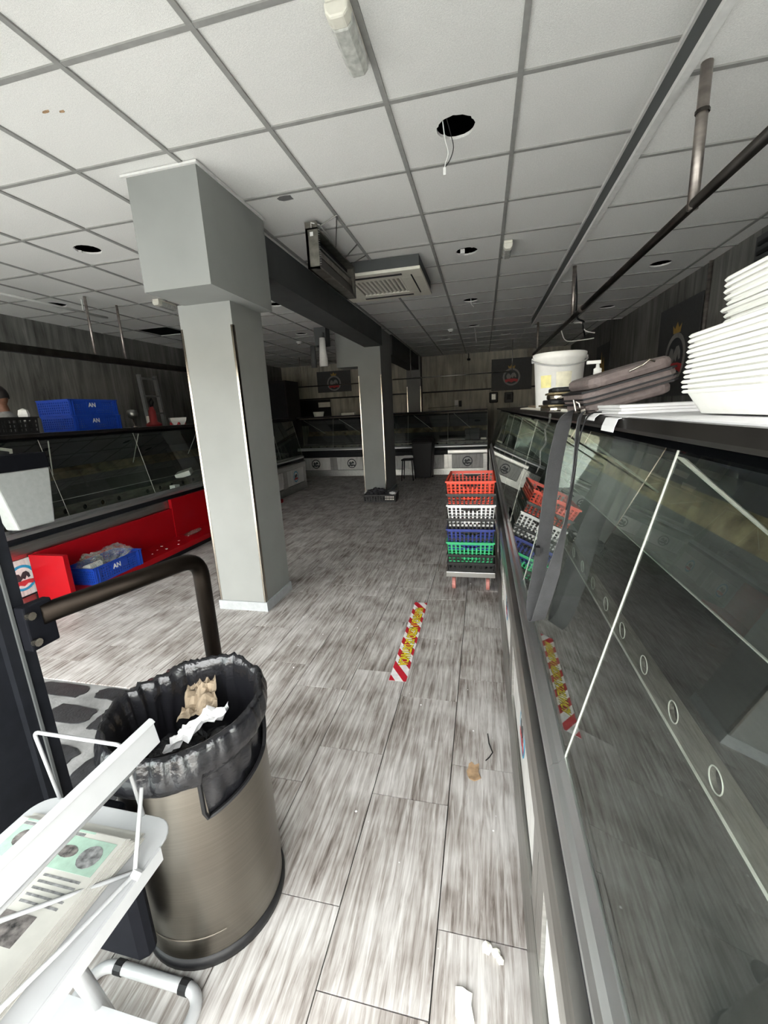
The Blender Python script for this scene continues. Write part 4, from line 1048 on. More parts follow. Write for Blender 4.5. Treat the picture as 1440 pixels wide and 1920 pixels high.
while k < 9:
    pts = clip_stripe(-.601 + .143 * k, .0715, -1.5)
    if len(pts) >= 3:
        n_ = len(pts)
        MB().add([(x, y, .0019) for x, y in pts] + [(x, y, .0014) for x, y in pts], [tuple(range(n_))] + [(i, (i + 1) % n_, n_ + (i + 1) % n_, n_ + i) for i in range(n_)]).build('red_stripe', M_taper, tp, local=True)
    k += 1
for nm, m_, z, ofs in (('lettering_outline', M_ink, .0022, .0052), ('lettering', M_yell, .0030, .0022)):
    o = text_mesh(nm, 'MANTENGA 1 METRO DE DISTANCIA', .082, m_, tp, wloc(tp) + Vector((.0, .03, z)), (0, -1, 0), (1, 0, 0), .0002, squeeze=.56, ofs=ofs)
# litter on the floor
o = blob(-.032, 1.51, .028, .045, 200, 14, .5, .0005, .004).build('dry_leaf', M_leaf); tag(o, 'dry brown leaf on the floor by the right counter', 'leaf')
o = MB().tube([(.03, 1.74, .003), (.035, 1.68, .004), (.05, 1.63, .003), (.035, 1.60, .003), (.02, 1.58, .003)], .0025, 5).build('twig', M_black); tag(o, 'thin black twig on the floor by the right counter', 'twig')
MBt = MB().tube([(.05, 1.63, .003), (.075, 1.645, .003)], .0025, 5)
o = blob(-.038, .775, .022, .035, 201, 10, .5, .0004, .010).build('plaster_chip', M_cream); tag(o, 'cream plaster chip on the floor near the viewer', 'plaster chip')
for i, (x, y, r) in enumerate([(.02, .905, .014), (.045, .90, .012), (.055, .885, .010)]):
    o = crumple('plaster_crumb', (x, y, .006), r, r, r * .5, M_cream, ['largest white crumb of the cluster by the counter foot', 'middle white crumb of the cluster by the counter foot', 'smallest white crumb of the cluster by the counter foot'][i], 'crumb', seed=20 + i, lv=2)
dots = MB()
for i in range(70):
    x = random.uniform(-1.6, .1); y = random.uniform(.8, 4.5); r = random.uniform(.002, .006)
    if -1.0 < x < -.6 and y < 1.2: continue
    dots.lathe([(r, 0), (r * .6, r * .6)], (x, y, .0003), 5)
o = dots.build('floor_crumbs', M_paper); o['kind'] = 'stuff'; o['label'] = 'scattered tiny white crumbs across the floor tiles'; o['category'] = 'crumbs'
for i, (x, y) in enumerate([(-2.95, 4.55), (-2.9, 4.72), (-2.8, 4.66), (-2.72, 4.9)]):
    o = blob(x, y, .04, .03, 300 + i, 10, .5, .0004, .004).build('brown_paper_scrap', M_leaf); tag(o, 'brown scrap on the floor beyond the guard rail, %s' % ['nearest the red bench', 'second from the red bench', 'third from the red bench', 'closest to the grey column'][i], 'scrap', 'brown scraps by the bench')

# ------------------------------------------------------------------ things on the right counter top
ZT = 1.4625
tag(B(.315, .95, .45, 1.32, ZT, ZT + .003).build('white_board', M_paper), 'white card sheet under the foam trays on the right counter', 'card')
# foam trays, nested
def foam_tray():
    w, l, h = .19, .30, .045
    mb = MB(); n = 8; rings = []
    def rr_ring(w, l, r, z):
        pts = []
        for cx, cy, a0 in ((w / 2 - r, l / 2 - r, 0), (-w / 2 + r, l / 2 - r, PI / 2), (-w / 2 + r, -l / 2 + r, PI), (w / 2 - r, -l / 2 + r, 1.5 * PI)):
            for i in range(5):
                a = a0 + PI / 2 * i / 4; pts.append((cx + r * math.cos(a), cy + r * math.sin(a), z))
        return pts
    for (ww, ll, r, z) in ((w - .05, l - .05, .03, .003), (w - .012, l - .012, .03, h - .004), (w, l, .03, h - .004), (w + .004, l + .004, .03, h - .001), (w, l, .03, h + .002), (w - .018, l - .018, .03, h), (w - .058, l - .058, .03, .007)):
        rings.append(rr_ring(ww, ll, r, z))
    vs = [(x, y, 0.0) for x, y, _ in rings[0]]
    vs = [p for rg in rings for p in rg]; m_ = 20; fs = []
    for i in range(len(rings) - 1):
        fs += [(i * m_ + j, i * m_ + (j + 1) % m_, (i + 1) * m_ + (j + 1) % m_, (i + 1) * m_ + j) for j in range(m_)]
    fs += [tuple(range(m_))[::-1], tuple((len(rings) - 1) * m_ + j for j in range(m_))]
    mb.add(vs, fs); me = mb.mesh('foam_tray'); me.materials.append(M_foam)
    for p in me.polygons: p.use_smooth = False
    return me
foam_me = foam_tray()
ORD = ['lowest','second','third','fourth','fifth','sixth','seventh','eighth','ninth','tenth','eleventh','topmost']
for i in range(12):
    o = bpy.data.objects.new('foam_tray', foam_me); COL.objects.link(o)
    o.location = (.472 + .0004 * i + random.uniform(-.002, .002), .835 + random.uniform(-.003, .003), ZT + .0035 + .0092 * i)
    tag(o, 'white foam tray, %s from the bottom of the lower stack' % ORD[i] if 0 < i < 11 else ('lowest white foam tray of the stack on the white card' if i == 0 else 'topmost white foam tray of the lower stack'), 'foam tray', 'foam trays, lower stack')
for i in range(9):
    o = bpy.data.objects.new('foam_tray', foam_me); COL.objects.link(o)
    o.location = (.528 + random.uniform(-.004, .004), .84 + random.uniform(-.004, .004), ZT + .0035 + .0092 * 12 + .001 + .0105 * i)
    tag(o, 'white foam tray, %s from the bottom of the upper set-back stack' % ORD[i] if 0 < i < 8 else ('lowest white foam tray of the upper set-back stack' if i == 0 else 'topmost white foam tray of all'), 'foam tray', 'foam trays, upper stack')
for i, sh in enumerate([.0, .006, .002]):
    o = B(.325 + sh, .62 + sh, 1.17, 1.38 + sh, ZT + .0035 + .0075 * i, ZT + .0105 + .0075 * i).build('paper_pad', M_paper, bevel=.001)
    tag(o, ['bottom white paper pad beside the bag on the right counter', 'middle white paper pad beside the bag on the right counter', 'top white paper pad beside the bag on the right counter'][i], 'paper')
# curled sheets hanging over the edge
def sheet(pts, w0, w1, th, label, m=M_paper, name='paper_sheet'):
    """pts: profile (x, z) extruded along y from w0 to w1"""
    o = MB().strip(pts, th, lambda p, q, s: (p, s, q), w0, w1).build(name, m)
    return tag(o, label, 'paper')
sheet([(.40, ZT + .002), (.32, ZT + .003), (.292, ZT - .002), (.285, ZT - .02), (.283, ZT - .032)], 1.05, 1.15, .0015, 'white paper sheets curling over the front edge of the right counter')
sheet([(.36, ZT + .006), (.30, ZT + .006), (.288, ZT - .004), (.286, ZT - .012)], 1.24, 1.34, .0015, 'crumpled pale paper corner under the pads at the counter edge')
# brown laptop bag with long strap
bag = thing('laptop_bag', 'brown-grey nylon laptop bag lying on the right counter top', 'bag', (.478, 1.66, ZT), (0, -.24, .12))
def rbox(mb, x0, x1, y0, y1, z0, z1, ch):
    mb.add([(x0 + ch, y0, z0), (x1 - ch, y0, z0), (x1, y0 + ch, z0), (x1, y1 - ch, z0), (x1 - ch, y1, z0), (x0 + ch, y1, z0), (x0, y1 - ch, z0), (x0, y0 + ch, z0),
            (x0 + ch, y0, z1), (x1 - ch, y0, z1), (x1, y0 + ch, z1), (x1, y1 - ch, z1), (x1 - ch, y1, z1), (x0 + ch, y1, z1), (x0, y1 - ch, z1), (x0, y0 + ch, z1)],
           [tuple(range(8))[::-1], tuple(range(8, 16))] + [(i, (i + 1) % 8, 8 + (i + 1) % 8, 8 + i) for i in range(8)])
    return mb
zz = 0.032
rbox(MB(), -.155, .110, -.13, .13, zz, zz + .036, .03).build('lower_pocket', M_bagc, bag, local=True, bevel=.014)
rbox(MB(), -.158, .130, -.135, .135, zz + .036, zz + .074, .03).build('main_pocket', M_bagc, bag, local=True, bevel=.012)
rbox(MB(), -.135, .125, -.13, .13, zz + .074, zz + .115, .03).build('upper_pocket', M_bagc, bag, local=True, bevel=.018)
for dz in (.036, .052, .074): rbox(MB(), -.160, .132, -.138, .138, zz + dz - .003, zz + dz + .003, .03).build('zip', M_black, bag, local=True)
MB().tube([(-.17, -.10, zz + .045), (-.185, -.10, zz + .06), (-.185, -.10, zz + .025), (-.17, -.10, zz + .03)], .003, 6, closed=True).build('strap_ring', M_chrome, bag, local=True)
B(-.175, -.160, -.115, -.085, zz + .01, zz + .024).build('strap_clip', M_chrome, bag, local=True)
MB().tube([(-.02, -.135, zz + .10), (.02, -.14, zz + .108), (.04, -.14, zz + .118), (.055, -.14, zz + .108)], .003, 6).build('zip_pull', M_chrome, bag, local=True, smooth=True)
def ribbon(parent, pts, wv, m, name='strap'):
    P = [Vector(p) for p in pts]; mb = MB(); vs = []
    dense = []
    for i in range(len(P) - 1):
        p0, p1, p2, p3 = P[max(i - 1, 0)], P[i], P[i + 1], P[min(i + 2, len(P) - 1)]
        w1, w2 = Vector(wv[i]), Vector(wv[i + 1])
        for k in range(6):
            t = k / 6.0
            dense.append((.5 * ((2 * p1) + (-p0 + p2) * t + (2 * p0 - 5 * p1 + 4 * p2 - p3) * t * t + (-p0 + 3 * p1 - 3 * p2 + p3) * t ** 3), w1.lerp(w2, t)))
    dense.append((P[-1], Vector(wv[-1])))
    for i, (p, w) in enumerate(dense):
        d = (dense[min(i + 1, len(dense) - 1)][0] - dense[max(i - 1, 0)][0]).normalized(); n = d.cross(w).normalized() * .0012
        vs += [p - w / 2 - n, p + w / 2 - n, p + w / 2 + n, p - w / 2 + n]
    fs = []
    for i in range(len(dense) - 1):
        for j in range(4): fs.append((i * 4 + j, i * 4 + (j + 1) % 4, i * 4 + 4 + (j + 1) % 4, i * 4 + 4 + j))
    fs += [(0, 1, 2, 3), tuple(len(vs) - 4 + q for q in range(4))]
    mb.add(vs, fs)
    return mb.build(name, m, parent, smooth=False)
st_ = ribbon(None, [(.33, 1.60, 1.475), (.285, 1.55, 1.47), (.262, 1.53, 1.43), (.235, 1.50, 1.30), (.215, 1.48, 1.12), (.195, 1.46, .95), (.178, 1.44, .85), (.175, 1.40, .80), (.182, 1.36, .80), (.190, 1.33, .86), (.215, 1.32, .98), (.245, 1.32, 1.15), (.262, 1.33, 1.30), (.272, 1.36, 1.42), (.29, 1.40, 1.468), (.34, 1.48, 1.472)],
       [(.03, .05, 0)] * 2 + [(.05, .03, 0)] * 6 + [(.045, .02, 0)] * 3 + [(.012, .015, 0)] * 5, M_strap)
bk_ = MB().box(.176, .19, 1.43, 1.475, 1.0, 1.03).build('strap_buckle', M_black)
bag_m = Matrix.Translation(bag.location) @ bag.rotation_euler.to_matrix().to_4x4()
for o in (st_, bk_):
    o.parent = bag; o.matrix_parent_inverse = bag_m.inverted()
st_['label'] = 'wide grey webbing strap looping down over the counter glass'
wire([(.36, 1.35, ZT + .002), (.29, 1.30, ZT + .004), (.262, 1.28, 1.40), (.25, 1.27, 1.30), (.235, 1.27, 1.20)], .0025, M_black, 'thin dark cord hanging over the counter glass right of the strap')
# shiny black trays left of the bag
def metal_tray(z, label, x0, y0, a):
    t = thing('aluminium_tray', label, 'tray', (x0, y0, z), (0, 0, a))
    rbox(MB(), -.080, .080, -.10, .10, 0, .020, .02).build('tray_body', M_chrome, t, local=True, bevel=.006)
    rbox(MB(), -.086, .086, -.105, .105, .020, .027, .02).build('tray_rim', M_rust, t, local=True)
    rbox(MB(), -.074, .074, -.09, .09, .027, .047, .02).build('lid', M_black, t, local=True, bevel=.006)
metal_tray(ZT + .006, 'lower shiny tray with dark lid beside the bag', .335, 1.97, .1)
metal_tray(ZT + .0535, 'upper shiny tray with dark lid beside the bag', .350, 1.97, -.05)
# bucket
bk = thing('plastic_bucket', 'white plastic bucket with a yellow label on the right counter', 'bucket', (.445, 2.85, ZT))
MB().lathe([(.118, 0), (.124, .004), (.142, .285), (.150, .288), (.152, .325), (.147, .328), (.138, .325), (.134, .29), (.115, .01), (.0, .008)], (.445, 2.85, ZT), 40, cap=False).build('bucket_wall', M_whitem, bk, smooth=True)
MB().lathe([(0, .001), (.117, 0)], (.445, 2.85, ZT), 40, cap=False).build('bucket_base', M_whitem, bk)
MB().tube([(.445 + .156 * math.cos(a), 2.85 + .156 * math.sin(a), ZT + .30 - .055 * math.sin((a - PI) / PI * PI) if True else 0) for a in [PI + .05 + (PI - .1) * i / 16 for i in range(17)]], .004, 6).build('handle', M_white, bk, smooth=True)
for sx in (-1, 1): B(.445 + sx * .150 - .008, .445 + sx * .150 + .008, 2.835, 2.865, ZT + .28, ZT + .31).build('handle_lug', M_white, bk, bevel=.003)
def curved_label(c, r0, r1, a0, a1, z0, z1, m, name, parent, h=.285, ra=.124, rb=.142):
    n = 8; mb = MB(); vs = []
    for i in range(n + 1):
        a = a0 + (a1 - a0) * i / n
        for z in (z0, z1):
            r = ra + (rb - ra) * z / h + .0008
            vs.append((c[0] + r * math.cos(a), c[1] + r * math.sin(a), c[2] + z))
    mb.add(vs, [(2 * i, 2 * i + 2, 2 * i + 3, 2 * i + 1) for i in range(n)])
    return mb.build(name, m, parent)
M_ylab = mat('yellow_label', (0.74, 0.68, 0.30), 0.6, var=0.06)
M_plab = mat('faded_label', (0.72, 0.69, 0.54), 0.6, var=0.06)
curved_label((.445, 2.85, ZT), 0, 0, -PI / 2 - .95, -PI / 2 - .45, .13, .20, M_ylab, 'yellow_label', bk)
curved_label((.445, 2.85, ZT), 0, 0, -PI / 2 - .25, -PI / 2 + .38, .13, .215, M_plab, 'faded_label', bk)
pump_bottle((.545, 2.35, ZT), 'clear pump bottle with white nozzle between bucket and bag', 1.15)
tag(B(.33, .40, 3.35, 3.45, ZT, ZT + .03).build('brown_block', M_cardb, bevel=.004), 'small brown block left of the bucket on the right counter', 'block')
t = thing('film_roll', 'loose clear film lying along the counter edge and hanging over the glass', 'plastic film', (.30, 2.5, 1.35))
MB().tube([(.315, 3.9, ZT + .008), (.312, 3.2, ZT + .012), (.318, 2.7, ZT + .008), (.305, 2.2, ZT + .012), (.315, 1.75, ZT + .008)], [.006, .009, .007, .010, .006], 6).build('film_edge', M_cream, t)
sm = MB(); vs = []; 
for i in range(9):
    tt = i / 8
    for w in (-1, 1): vs.append((.288 - .045 * tt + .008 * math.sin(i * 2.1), 2.02 + .02 * math.sin(i * 1.3) + w * (.035 - .018 * tt), ZT - .005 - .26 * tt))
sm.add(vs, [(2 * i, 2 * i + 1, 2 * i + 3, 2 * i + 2) for i in range(8)]).build('film_strip', M_film, t)
tag(crumple('small_cream_lump', (.66, 1.28, ZT + .035), .02, .02, .012, M_cream, seed=31, lv=2), 'tiny cream lump on the paper pads by the foam trays', 'lump')

# ------------------------------------------------------------------ glazed screen and entrance rail at the left
sc_ = thing('glazed_screen', 'black metal framed glass screen at the left of the entrance', 'screen', (-1.25, .3, 0))
PX0, PX1 = -1.30, -1.18
B(PX0, PX1, .72, .785, 0, 2.895).build('post', M_blackm, sc_)
B(PX1, PX1 + .006, .745, .752, 0, 2.6).build('post_groove', M_greydk, sc_)
B(PX0 + .03, PX1 - .02, .60, .72, 0, 2.6).build('stile', M_blackm, sc_)
B(-1.245, -1.238, -.30, .60, .08, 2.55).build('glass_pane', M_glassd, sc_)
B(PX0 + .03, PX1 - .02, -.30, .60, 0, .08).build('bottom_rail', M_blackm, sc_)
B(PX0 + .03, PX1 - .02, -.30, .60, 2.55, 2.6).build('top_rail', M_blackm, sc_)
B(-1.22, -1.205, .575, .60, .08, 2.55).build('glazing_bead', M_alu, sc_)
rl = thing('entrance_rail', 'bent dark metal guard rail bolted to the black post', 'rail', (-1.05, 1.1, 0))
def bend(pts, r, n=8):
    """round the corners of a polyline"""
    P = [Vector(p) for p in pts]; out = [P[0]]
    for i in range(1, len(P) - 1):
        a = (P[i - 1] - P[i]).normalized(); b = (P[i + 1] - P[i]).normalized()
        p0 = P[i] + a * r; p1 = P[i] + b * r
        for k in range(n + 1):
            t = k / n; out.append((1 - t) ** 2 * p0 + 2 * t * (1 - t) * P[i] + t * t * p1)
    out.append(P[-1]); return out
M_rail = steel_mat('dark_rail_steel', (0.020, 0.016, 0.013), 0.42, (6, 6, 6), 0.15, 0.25)
MB().tube(bend([(-1.155, .80, 1.015), (-1.012, 1.27, 1.015), (-1.012, 1.27, 0)], .075), .029, 14).build('rail_tube', M_rail, rl, smooth=True)
MB().lathe([(.06, 0), (.06, .008), (.035, .012)], (-1.012, 1.27, 0), 20).build('floor_flange', M_rail, rl)
br_ = MB().hexa([(-1.179, .755, .93), (-1.172, .83, .93), (-1.145, .83, .93), (-1.145, .755, .93)], [(-1.179, .755, 1.055), (-1.172, .83, 1.055), (-1.145, .83, 1.055), (-1.145, .755, 1.055)]).build('bracket', M_matt, rl, bevel=.004)
for z in (.955, 1.03): MB().tube([(-1.146, .765, z), (-1.132, .765, z)], .011, 10).build('bolt', M_chrome, rl)

# ------------------------------------------------------------------ steel bin with black liner
BX, BY, BR = -.836, .90, .205
bn = thing('litter_bin', 'round brushed steel litter bin with a black liner folded over its rim', 'bin', (BX, BY, 0))
def ang(d): return math.radians(d)
def top_h(deg):
    d = (deg + 180) % 360 - 180
    if -47 <= d <= 14: return .49 + .05 * (d + 47) / 61
    if 14 < d <= 70: return .54 + .14 * (d - 14) / 56
    return .68
NB = 120; vs = []; fs = []
levels = 14
for i in range(NB):
    d = 360.0 * i / NB; h = top_h(d)
    for k in range(levels + 1):
        z = .035 + (h - .035) * k / levels
        rr_ = BR + (.004 if .095 < z < .115 else 0)
        vs.append((BX + rr_ * math.cos(ang(d)), BY + rr_ * math.sin(ang(d)), z))
for i in range(NB):
    j = (i + 1) % NB
    for k in range(levels): fs.append((i * (levels + 1) + k, j * (levels + 1) + k, j * (levels + 1) + k + 1, i * (levels + 1) + k + 1))
ob = MB().add(vs, fs).build('bin_wall', M_steelv, bn, smooth=True)
MB().lathe([(BR - .02, 0), (BR + .006, 0), (BR + .008, .02), (BR + .002, .036), (BR - .02, .036)], (BX, BY, 0), 48).build('base_ring', M_black, bn, smooth=True)
MB().lathe([(BR + .001, .10), (BR + .003, .104), (BR + .001, .108)], (BX, BY, 0), 64, cap=False).build('lower_bead', M_steelv, bn, smooth=True)
trim = [(BX + (BR + .001) * math.cos(ang(d)), BY + (BR + .001) * math.sin(ang(d)), top_h(d)) for d in range(-46, 72, 3)]
trim = [(BX + (BR + .001) * math.cos(ang(-48)), BY + (BR + .001) * math.sin(ang(-48)), z) for z in (.68, .62, .56, .51)] + trim
MB().tube(trim, .006, 6).build('rubber_trim', M_black, bn)
# liner: up the inside, over the rim, hanging outside with a wavy hem
vs = []; NL = 160; prof_n = 20
for i in range(NL):
    d = 360.0 * i / NL; a = ang(d)
    dd = (d + 180) % 360 - 180
    flatk = math.exp(-((dd - 140) / 45) ** 2)
    rt = BR + .002 - .045 * flatk
    if dd > 20 or dd < -100: hem = .60
    hem = .625 - .03 * math.cos(ang(dd + 110)) + .018 * noise.noise(Vector((math.cos(a) * 3, math.sin(a) * 3, .4)))
    in_notch = -52 <= dd <= 72
    for k in range(prof_n + 1):
        t = k / prof_n
        if t < .45:
            q = t / .45; r = BR - .035 + .022 * q - .045 * flatk * q; z = .44 + .25 * q
        elif t < .62:
            q = (t - .45) / .17; r = rt - .013 + .030 * q; z = .69 + .028 * math.sin(PI * q) + .012 * (1 - q) * 0
        else:
            q = (t - .62) / .38
            if dd < -47 or dd > 72: r = BR + .017 + .012 * math.sin(PI * q); z = .69 - (.69 - hem) * q
            else: r = BR + .017 + .010 * math.sin(PI * q) - .015 * q; z = .69 - .075 * q
        wr = noise.noise(Vector((math.cos(a) * 9, math.sin(a) * 9, z * 6))) * .011 + noise.noise(Vector((math.cos(a) * 26, math.sin(a) * 26, z * 9 + 3))) * .006
        tilt = .010 + .016 * math.cos(ang(dd - 80))
        if t > .3: z += tilt * min(1, (t - .3) * 4) * (1 if t < .8 else .6)
        r += wr * (1 if t < .95 else .5); z += wr * .6
        vs.append((BX + r * math.cos(a), BY + r * math.sin(a), z))
fs = []
for i in range(NL):
    j = (i + 1) % NL
    for k in range(prof_n): fs.append((i * (prof_n + 1) + k, j * (prof_n + 1) + k, j * (prof_n + 1) + k + 1, i * (prof_n + 1) + k + 1))
fs.append(tuple(i * (prof_n + 1) for i in range(NL)))
ln_ = MB().add(vs, fs).build('bin_liner', M_bagpl, bn, smooth=True)
# liner seen in the side opening
vs = []
ds = list(range(-49, 76, 2))
for d in ds:
    for k in range(9):
        z = .45 + .24 * k / 8
        r = BR - .012 + noise.noise(Vector((d * .09, z * 16, 2))) * .012
        vs.append((BX + r * math.cos(ang(d)), BY + r * math.sin(ang(d)), z))
fs = [(i * 9 + k, (i + 1) * 9 + k, (i + 1) * 9 + k + 1, i * 9 + k + 1) for i in range(len(ds) - 1) for k in range(8)]
MB().add(vs, fs).build('liner_in_opening', M_bagpl, bn, smooth=True)
# rubbish in the bin
def paper_scrap(name, quad, m, label, amp=.02, seed=1, n=14):
    """crumpled sheet spanned by four corner points"""
    A, B_, C_, D = [Vector(q) for q in quad]; vs = []
    nn = (B_ - A).cross(D - A).normalized()
    for i in range(n + 1):
        for j in range(n + 1):
            u, v = i / n, j / n
            p = A.lerp(B_, u).lerp(D.lerp(C_, u), v)
            k = noise.noise(Vector((u * 4 + seed, v * 4, seed))) + .5 * noise.noise(Vector((u * 9 + seed, v * 9, seed)))
            e = noise.noise(Vector((u * 3 + seed * 3, v * 3, 7)))
            vs.append(p + nn * amp * k + (B_ - A) * (.05 * e) + (D - A) * (.06 * k))
    fs = [(i * (n + 1) + j, (i + 1) * (n + 1) + j, (i + 1) * (n + 1) + j + 1, i * (n + 1) + j + 1) for i in range(n) for j in range(n)]
    o = MB().add(vs, fs).build(name, m, smooth=False)
    md = o.modifiers.new('solid', 'SOLIDIFY'); md.thickness = .0012
    return tag(o, label, 'paper')
paper_scrap('crumpled_tissue', [(-.87, .82, .60), (-.73, .93, .665), (-.76, .985, .655), (-.88, .90, .60)], M_paper, 'crumpled white tissue in the steel bin', .035, 3)
paper_scrap('brown_paper', [(-.91, .93, .605), (-.80, .98, .63), (-.86, 1.07, .68), (-.935, 1.06, .67)], M_cardb, 'crumpled brown paper in the steel bin', .03, 9)
paper_scrap('brown_paper', [(-.95, 1.02, .64), (-.90, 1.02, .66), (-.915, 1.11, .70), (-.955, 1.10, .70)], M_cardb, 'torn strip of brown card standing up in the steel bin', .015, 5)
crumple('dark_rubbish', (BX, BY, .50), .13, .13, .07, M_bagpl, 'dark rubbish filling the steel bin', 'rubbish', seed=6)

# ------------------------------------------------------------------ newspaper rack
rk = thing('newspaper_rack', 'white metal newspaper rack beside the steel bin', 'rack', (-.83, .42, 0))
TZ = .65
def rrect(x0, x1, y0, y1, r, far_only=True):
    pts = [(x0, y0), (x1, y0)]
    for cx, cy, a0 in ((x1 - r, y1 - r, 0), (x0 + r, y1 - r, PI / 2)):
        pts += [(cx + r * math.cos(a0 + PI / 2 * i / 6), cy + r * math.sin(a0 + PI / 2 * i / 6)) for i in range(7)]
    return pts
prof = rrect(-1.015, -.645, -.05, .615, .05)
MB().prism(prof, lambda p, q, s: (p, q, s), TZ - .006, TZ).build('tray', M_white, rk, bevel=.002)
MB().prism([(-.6448, TZ - .03), (-.640, TZ - .03), (-.640, TZ + .001), (-.6448, TZ + .001)], lambda p, q, s: (p, s, q), -.05, .555).build('tray_lip', M_white, rk)
# upper sloped tray, rising to the right, and its folded edge
def slope(x, off=0.063): return 1.5 + x + off
us = MB()
us.hexa([(-.60, -.05, slope(-.60)), (-.60, .558, slope(-.60)), (-.80, .735 - .12, slope(-.80)), (-.80, -.05, slope(-.80))],
        [(-.594, -.05, slope(-.60) - .006), (-.594, .558, slope(-.60) - .006), (-.794, .735 - .12, slope(-.80) - .006), (-.794, -.05, slope(-.80) - .006)])
us.build('upper_tray', M_white, rk)
MB().hexa([(-.60, -.05, slope(-.60)), (-.60, .558, slope(-.60)), (-.606, .558, slope(-.60)), (-.606, -.05, slope(-.60))],
          [(-.592, -.05, slope(-.60) - .05), (-.592, .558, slope(-.60) - .05), (-.598, .558, slope(-.60) - .05), (-.598, -.05, slope(-.60) - .05)]).build('upper_tray_edge', M_white, rk)
wr_ = .0042
MB().tube(bend([(-.968, .612, TZ), (-1.0, .617, .825), (-.752, .612, .832), (-.735, .612, TZ)], .015, 5), wr_, 8).build('wire_stop', M_white, rk, smooth=True)
MB().tube(bend([(-.655, .555, .80), (-.652, .50, TZ + .004), (-.66, .36, TZ + .03), (-.70, .20, TZ + .035)], .01, 4), wr_, 8).build('wire_stop', M_white, rk, smooth=True)
MB().tube([(-.64, .50, TZ + .0), (-.655, .498, TZ + .008)], .009, 8).build('wire_hook', M_white, rk)
MB().tube([(-.655, .50, TZ + .006), (-.80, .36, TZ + .045), (-.95, .20, TZ + .05)], wr_, 8).build('wire_stop', M_white, rk, smooth=True)
MB().tube([(-.665, .56, .84), (-.70, .30, .80), (-.72, .10, .78)], wr_, 8).build('wire_stop', M_white, rk, smooth=True)
MB().tube(bend([(-.79, .30, .74), (-.76, .31, .70), (-.66, .25, TZ + .0)], .01, 4), wr_, 8).build('wire_stop', M_white, rk, smooth=True)
# legs and floor loop
MB().tube(bend([(-.80, .44, TZ - .006), (-.80, .44, .50), (-.925, .56, .02)], .05), .017, 12).build('leg', M_white, rk, smooth=True)
MB().tube(bend([(-1.05, .20, .016), (-1.05, .655, .016), (-.715, .655, .016), (-.715, .20, .016)], .06), .0155, 12).build('floor_loop', M_white, rk, smooth=True)
for x in (-.985, -.775): MB().tube([(x - .012, .655, .016), (x + .012, .655, .016)], .018, 10).build('clip', M_black, rk)
B(-1.0, -.70, .20, .52, .16, .166).build('lower_shelf', M_white, rk)
MB().prism([(-1.02, .622), (-.865, .622), (-.846, .637), (-.842, .655), (-.852, .675), (-1.02, .675)], lambda p, q, s: (p, q, s), .13, .60).build('rear_holder', M_matt, rk, bevel=.012)
# newspapers on the tray
def newspaper(z, x0, x1, y0, y1, rot, label, front=False):
    t = thing('newspaper', label, 'newspaper', ((x0 + x1) / 2, (y0 + y1) / 2, z), (0, 0, rot), group='newspapers on the rack tray')
    w, l = x1 - x0, y1 - y0
    for k in range(3): B(-w / 2 + .002 * k, w / 2 - .003 * k, -l / 2, l / 2 - .002 * k, .0013 * k, .0013 * k + .0011).build('page', M_news, t, local=True)
    return t, w, l
M_news = mat('newsprint', (0.43, 0.42, 0.385), 0.9, var=0.03)
M_newsg = mat('news_green', (0.27, 0.38, 0.31), 0.9, var=0.06, scale=60)
M_newsd = mat('news_photo_dark', (0.10, 0.09, 0.085), 0.9, var=0.5, scale=70)
M_newsb = mat('news_photo_brown', (0.30, 0.22, 0.15), 0.9, var=0.45, scale=55)
M_newsr = mat('news_photo_red', (0.34, 0.10, 0.07), 0.9, var=0.4, scale=60)
M_newsu = mat('news_photo_blue', (0.22, 0.22, 0.30), 0.9, var=0.5, scale=60)
M_text = mat('news_text', (0.16, 0.16, 0.16), 0.9, var=0.3, scale=90)
NPX = -.83
for i in range(5):
    newspaper(TZ + .0005 + .0041 * i, -.985 + .004 * (i % 3), -.692 + .004 * (i % 2), .12 - .005 * i, .572 - .007 * i, (.02, -.015, .01, -.02, .012)[i],
              ['lowest newspaper of the pile on the rack', 'second newspaper from the bottom of the rack pile', 'middle newspaper of the rack pile', 'newspaper just under the front page on the rack', 'newspaper with a green front-page panel on top of the rack pile'][i])
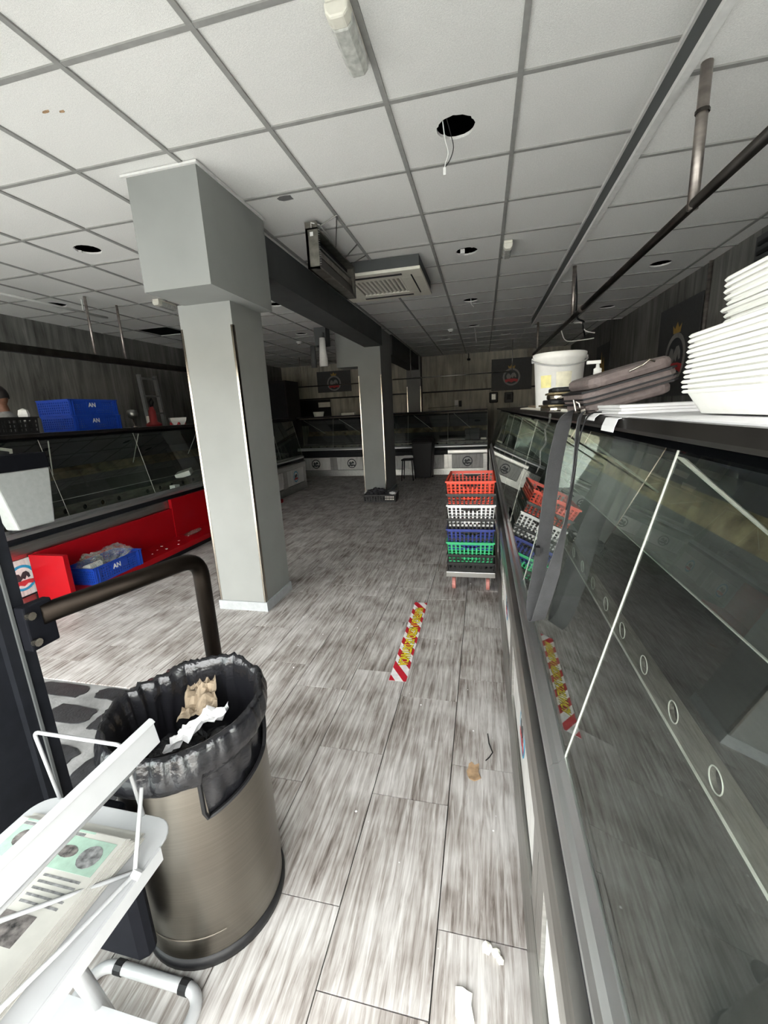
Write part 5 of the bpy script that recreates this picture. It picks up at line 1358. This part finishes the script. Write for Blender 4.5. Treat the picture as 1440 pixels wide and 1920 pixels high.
t, w, l = newspaper(TZ + .0212, -.98, -.70, .30, .545, .0, 'folded half newspaper with photos lying on top of the rack pile')
zf = .0038
def pr(x0, x1, y0, y1, m, nm, dz=0): B(x0, x1, y0, y1, zf, zf + .0004 + dz).build(nm, m, t, local=True)
pr(-.12, .125, .042, .105, M_newsg, 'green_panel')
for cx, cy, rx, ry, m_ in ((-.09, .08, .017, .017, M_newsd), (-.052, .079, .018, .018, M_newsd), (-.01, .077, .018, .012, M_text), (.035, .075, .022, .012, M_newsd), (.09, .073, .024, .022, M_text)):
    n_ = 14
    pts = [(cx + rx * math.cos(2 * PI * q / n_), cy + ry * math.sin(2 * PI * q / n_)) for q in range(n_)]
    MB().add([(x, y, zf + .0009) for x, y in pts] + [(x, y, zf) for x, y in pts], [tuple(range(n_))] + [(q, (q + 1) % n_, n_ + (q + 1) % n_, n_ + q) for q in range(n_)]).build('photo', m_, t, local=True)
pr(-.12, .04, .106, .112, M_text, 'text_line'); pr(-.12, .06, .114, .118, M_newsg, 'text_line')
pr(-.13, -.07, -.02, .034, M_newsd, 'photo'); pr(-.06, .02, -.02, .034, M_newsb, 'photo')
for k in range(5): pr(.03, .115, .028 - .011 * k, .032 - .011 * k, M_text, 'text_line')
pr(.02, .09, -.075, -.03, M_newsd, 'photo'); pr(-.12, .0, -.034, -.028, M_text, 'text_line'); pr(-.11, .01, -.046, -.04, M_text, 'text_line'); pr(-.13, .0, -.11, -.056, M_newsr, 'photo')
t, w, l = newspaper(TZ + .0212, -.975, -.71, .10, .298, .015, 'lower folded newspaper with a red photo on the rack pile')
pr(-.12, .02, .045, .085, M_newsr, 'photo'); pr(-.12, .02, -.02, .043, M_newsu, 'photo')
for k in range(9): pr(.035, .115, .078 - .014 * k, .084 - .014 * k, M_text, 'text_line')
sh = paper_scrap('white_leaflet', [(-.93, .14, .682), (-.755, .16, .682), (-.745, .27, .682), (-.90, .275, .682)], M_paper, 'white leaflet lying over the newspapers on the rack', .006, 4)
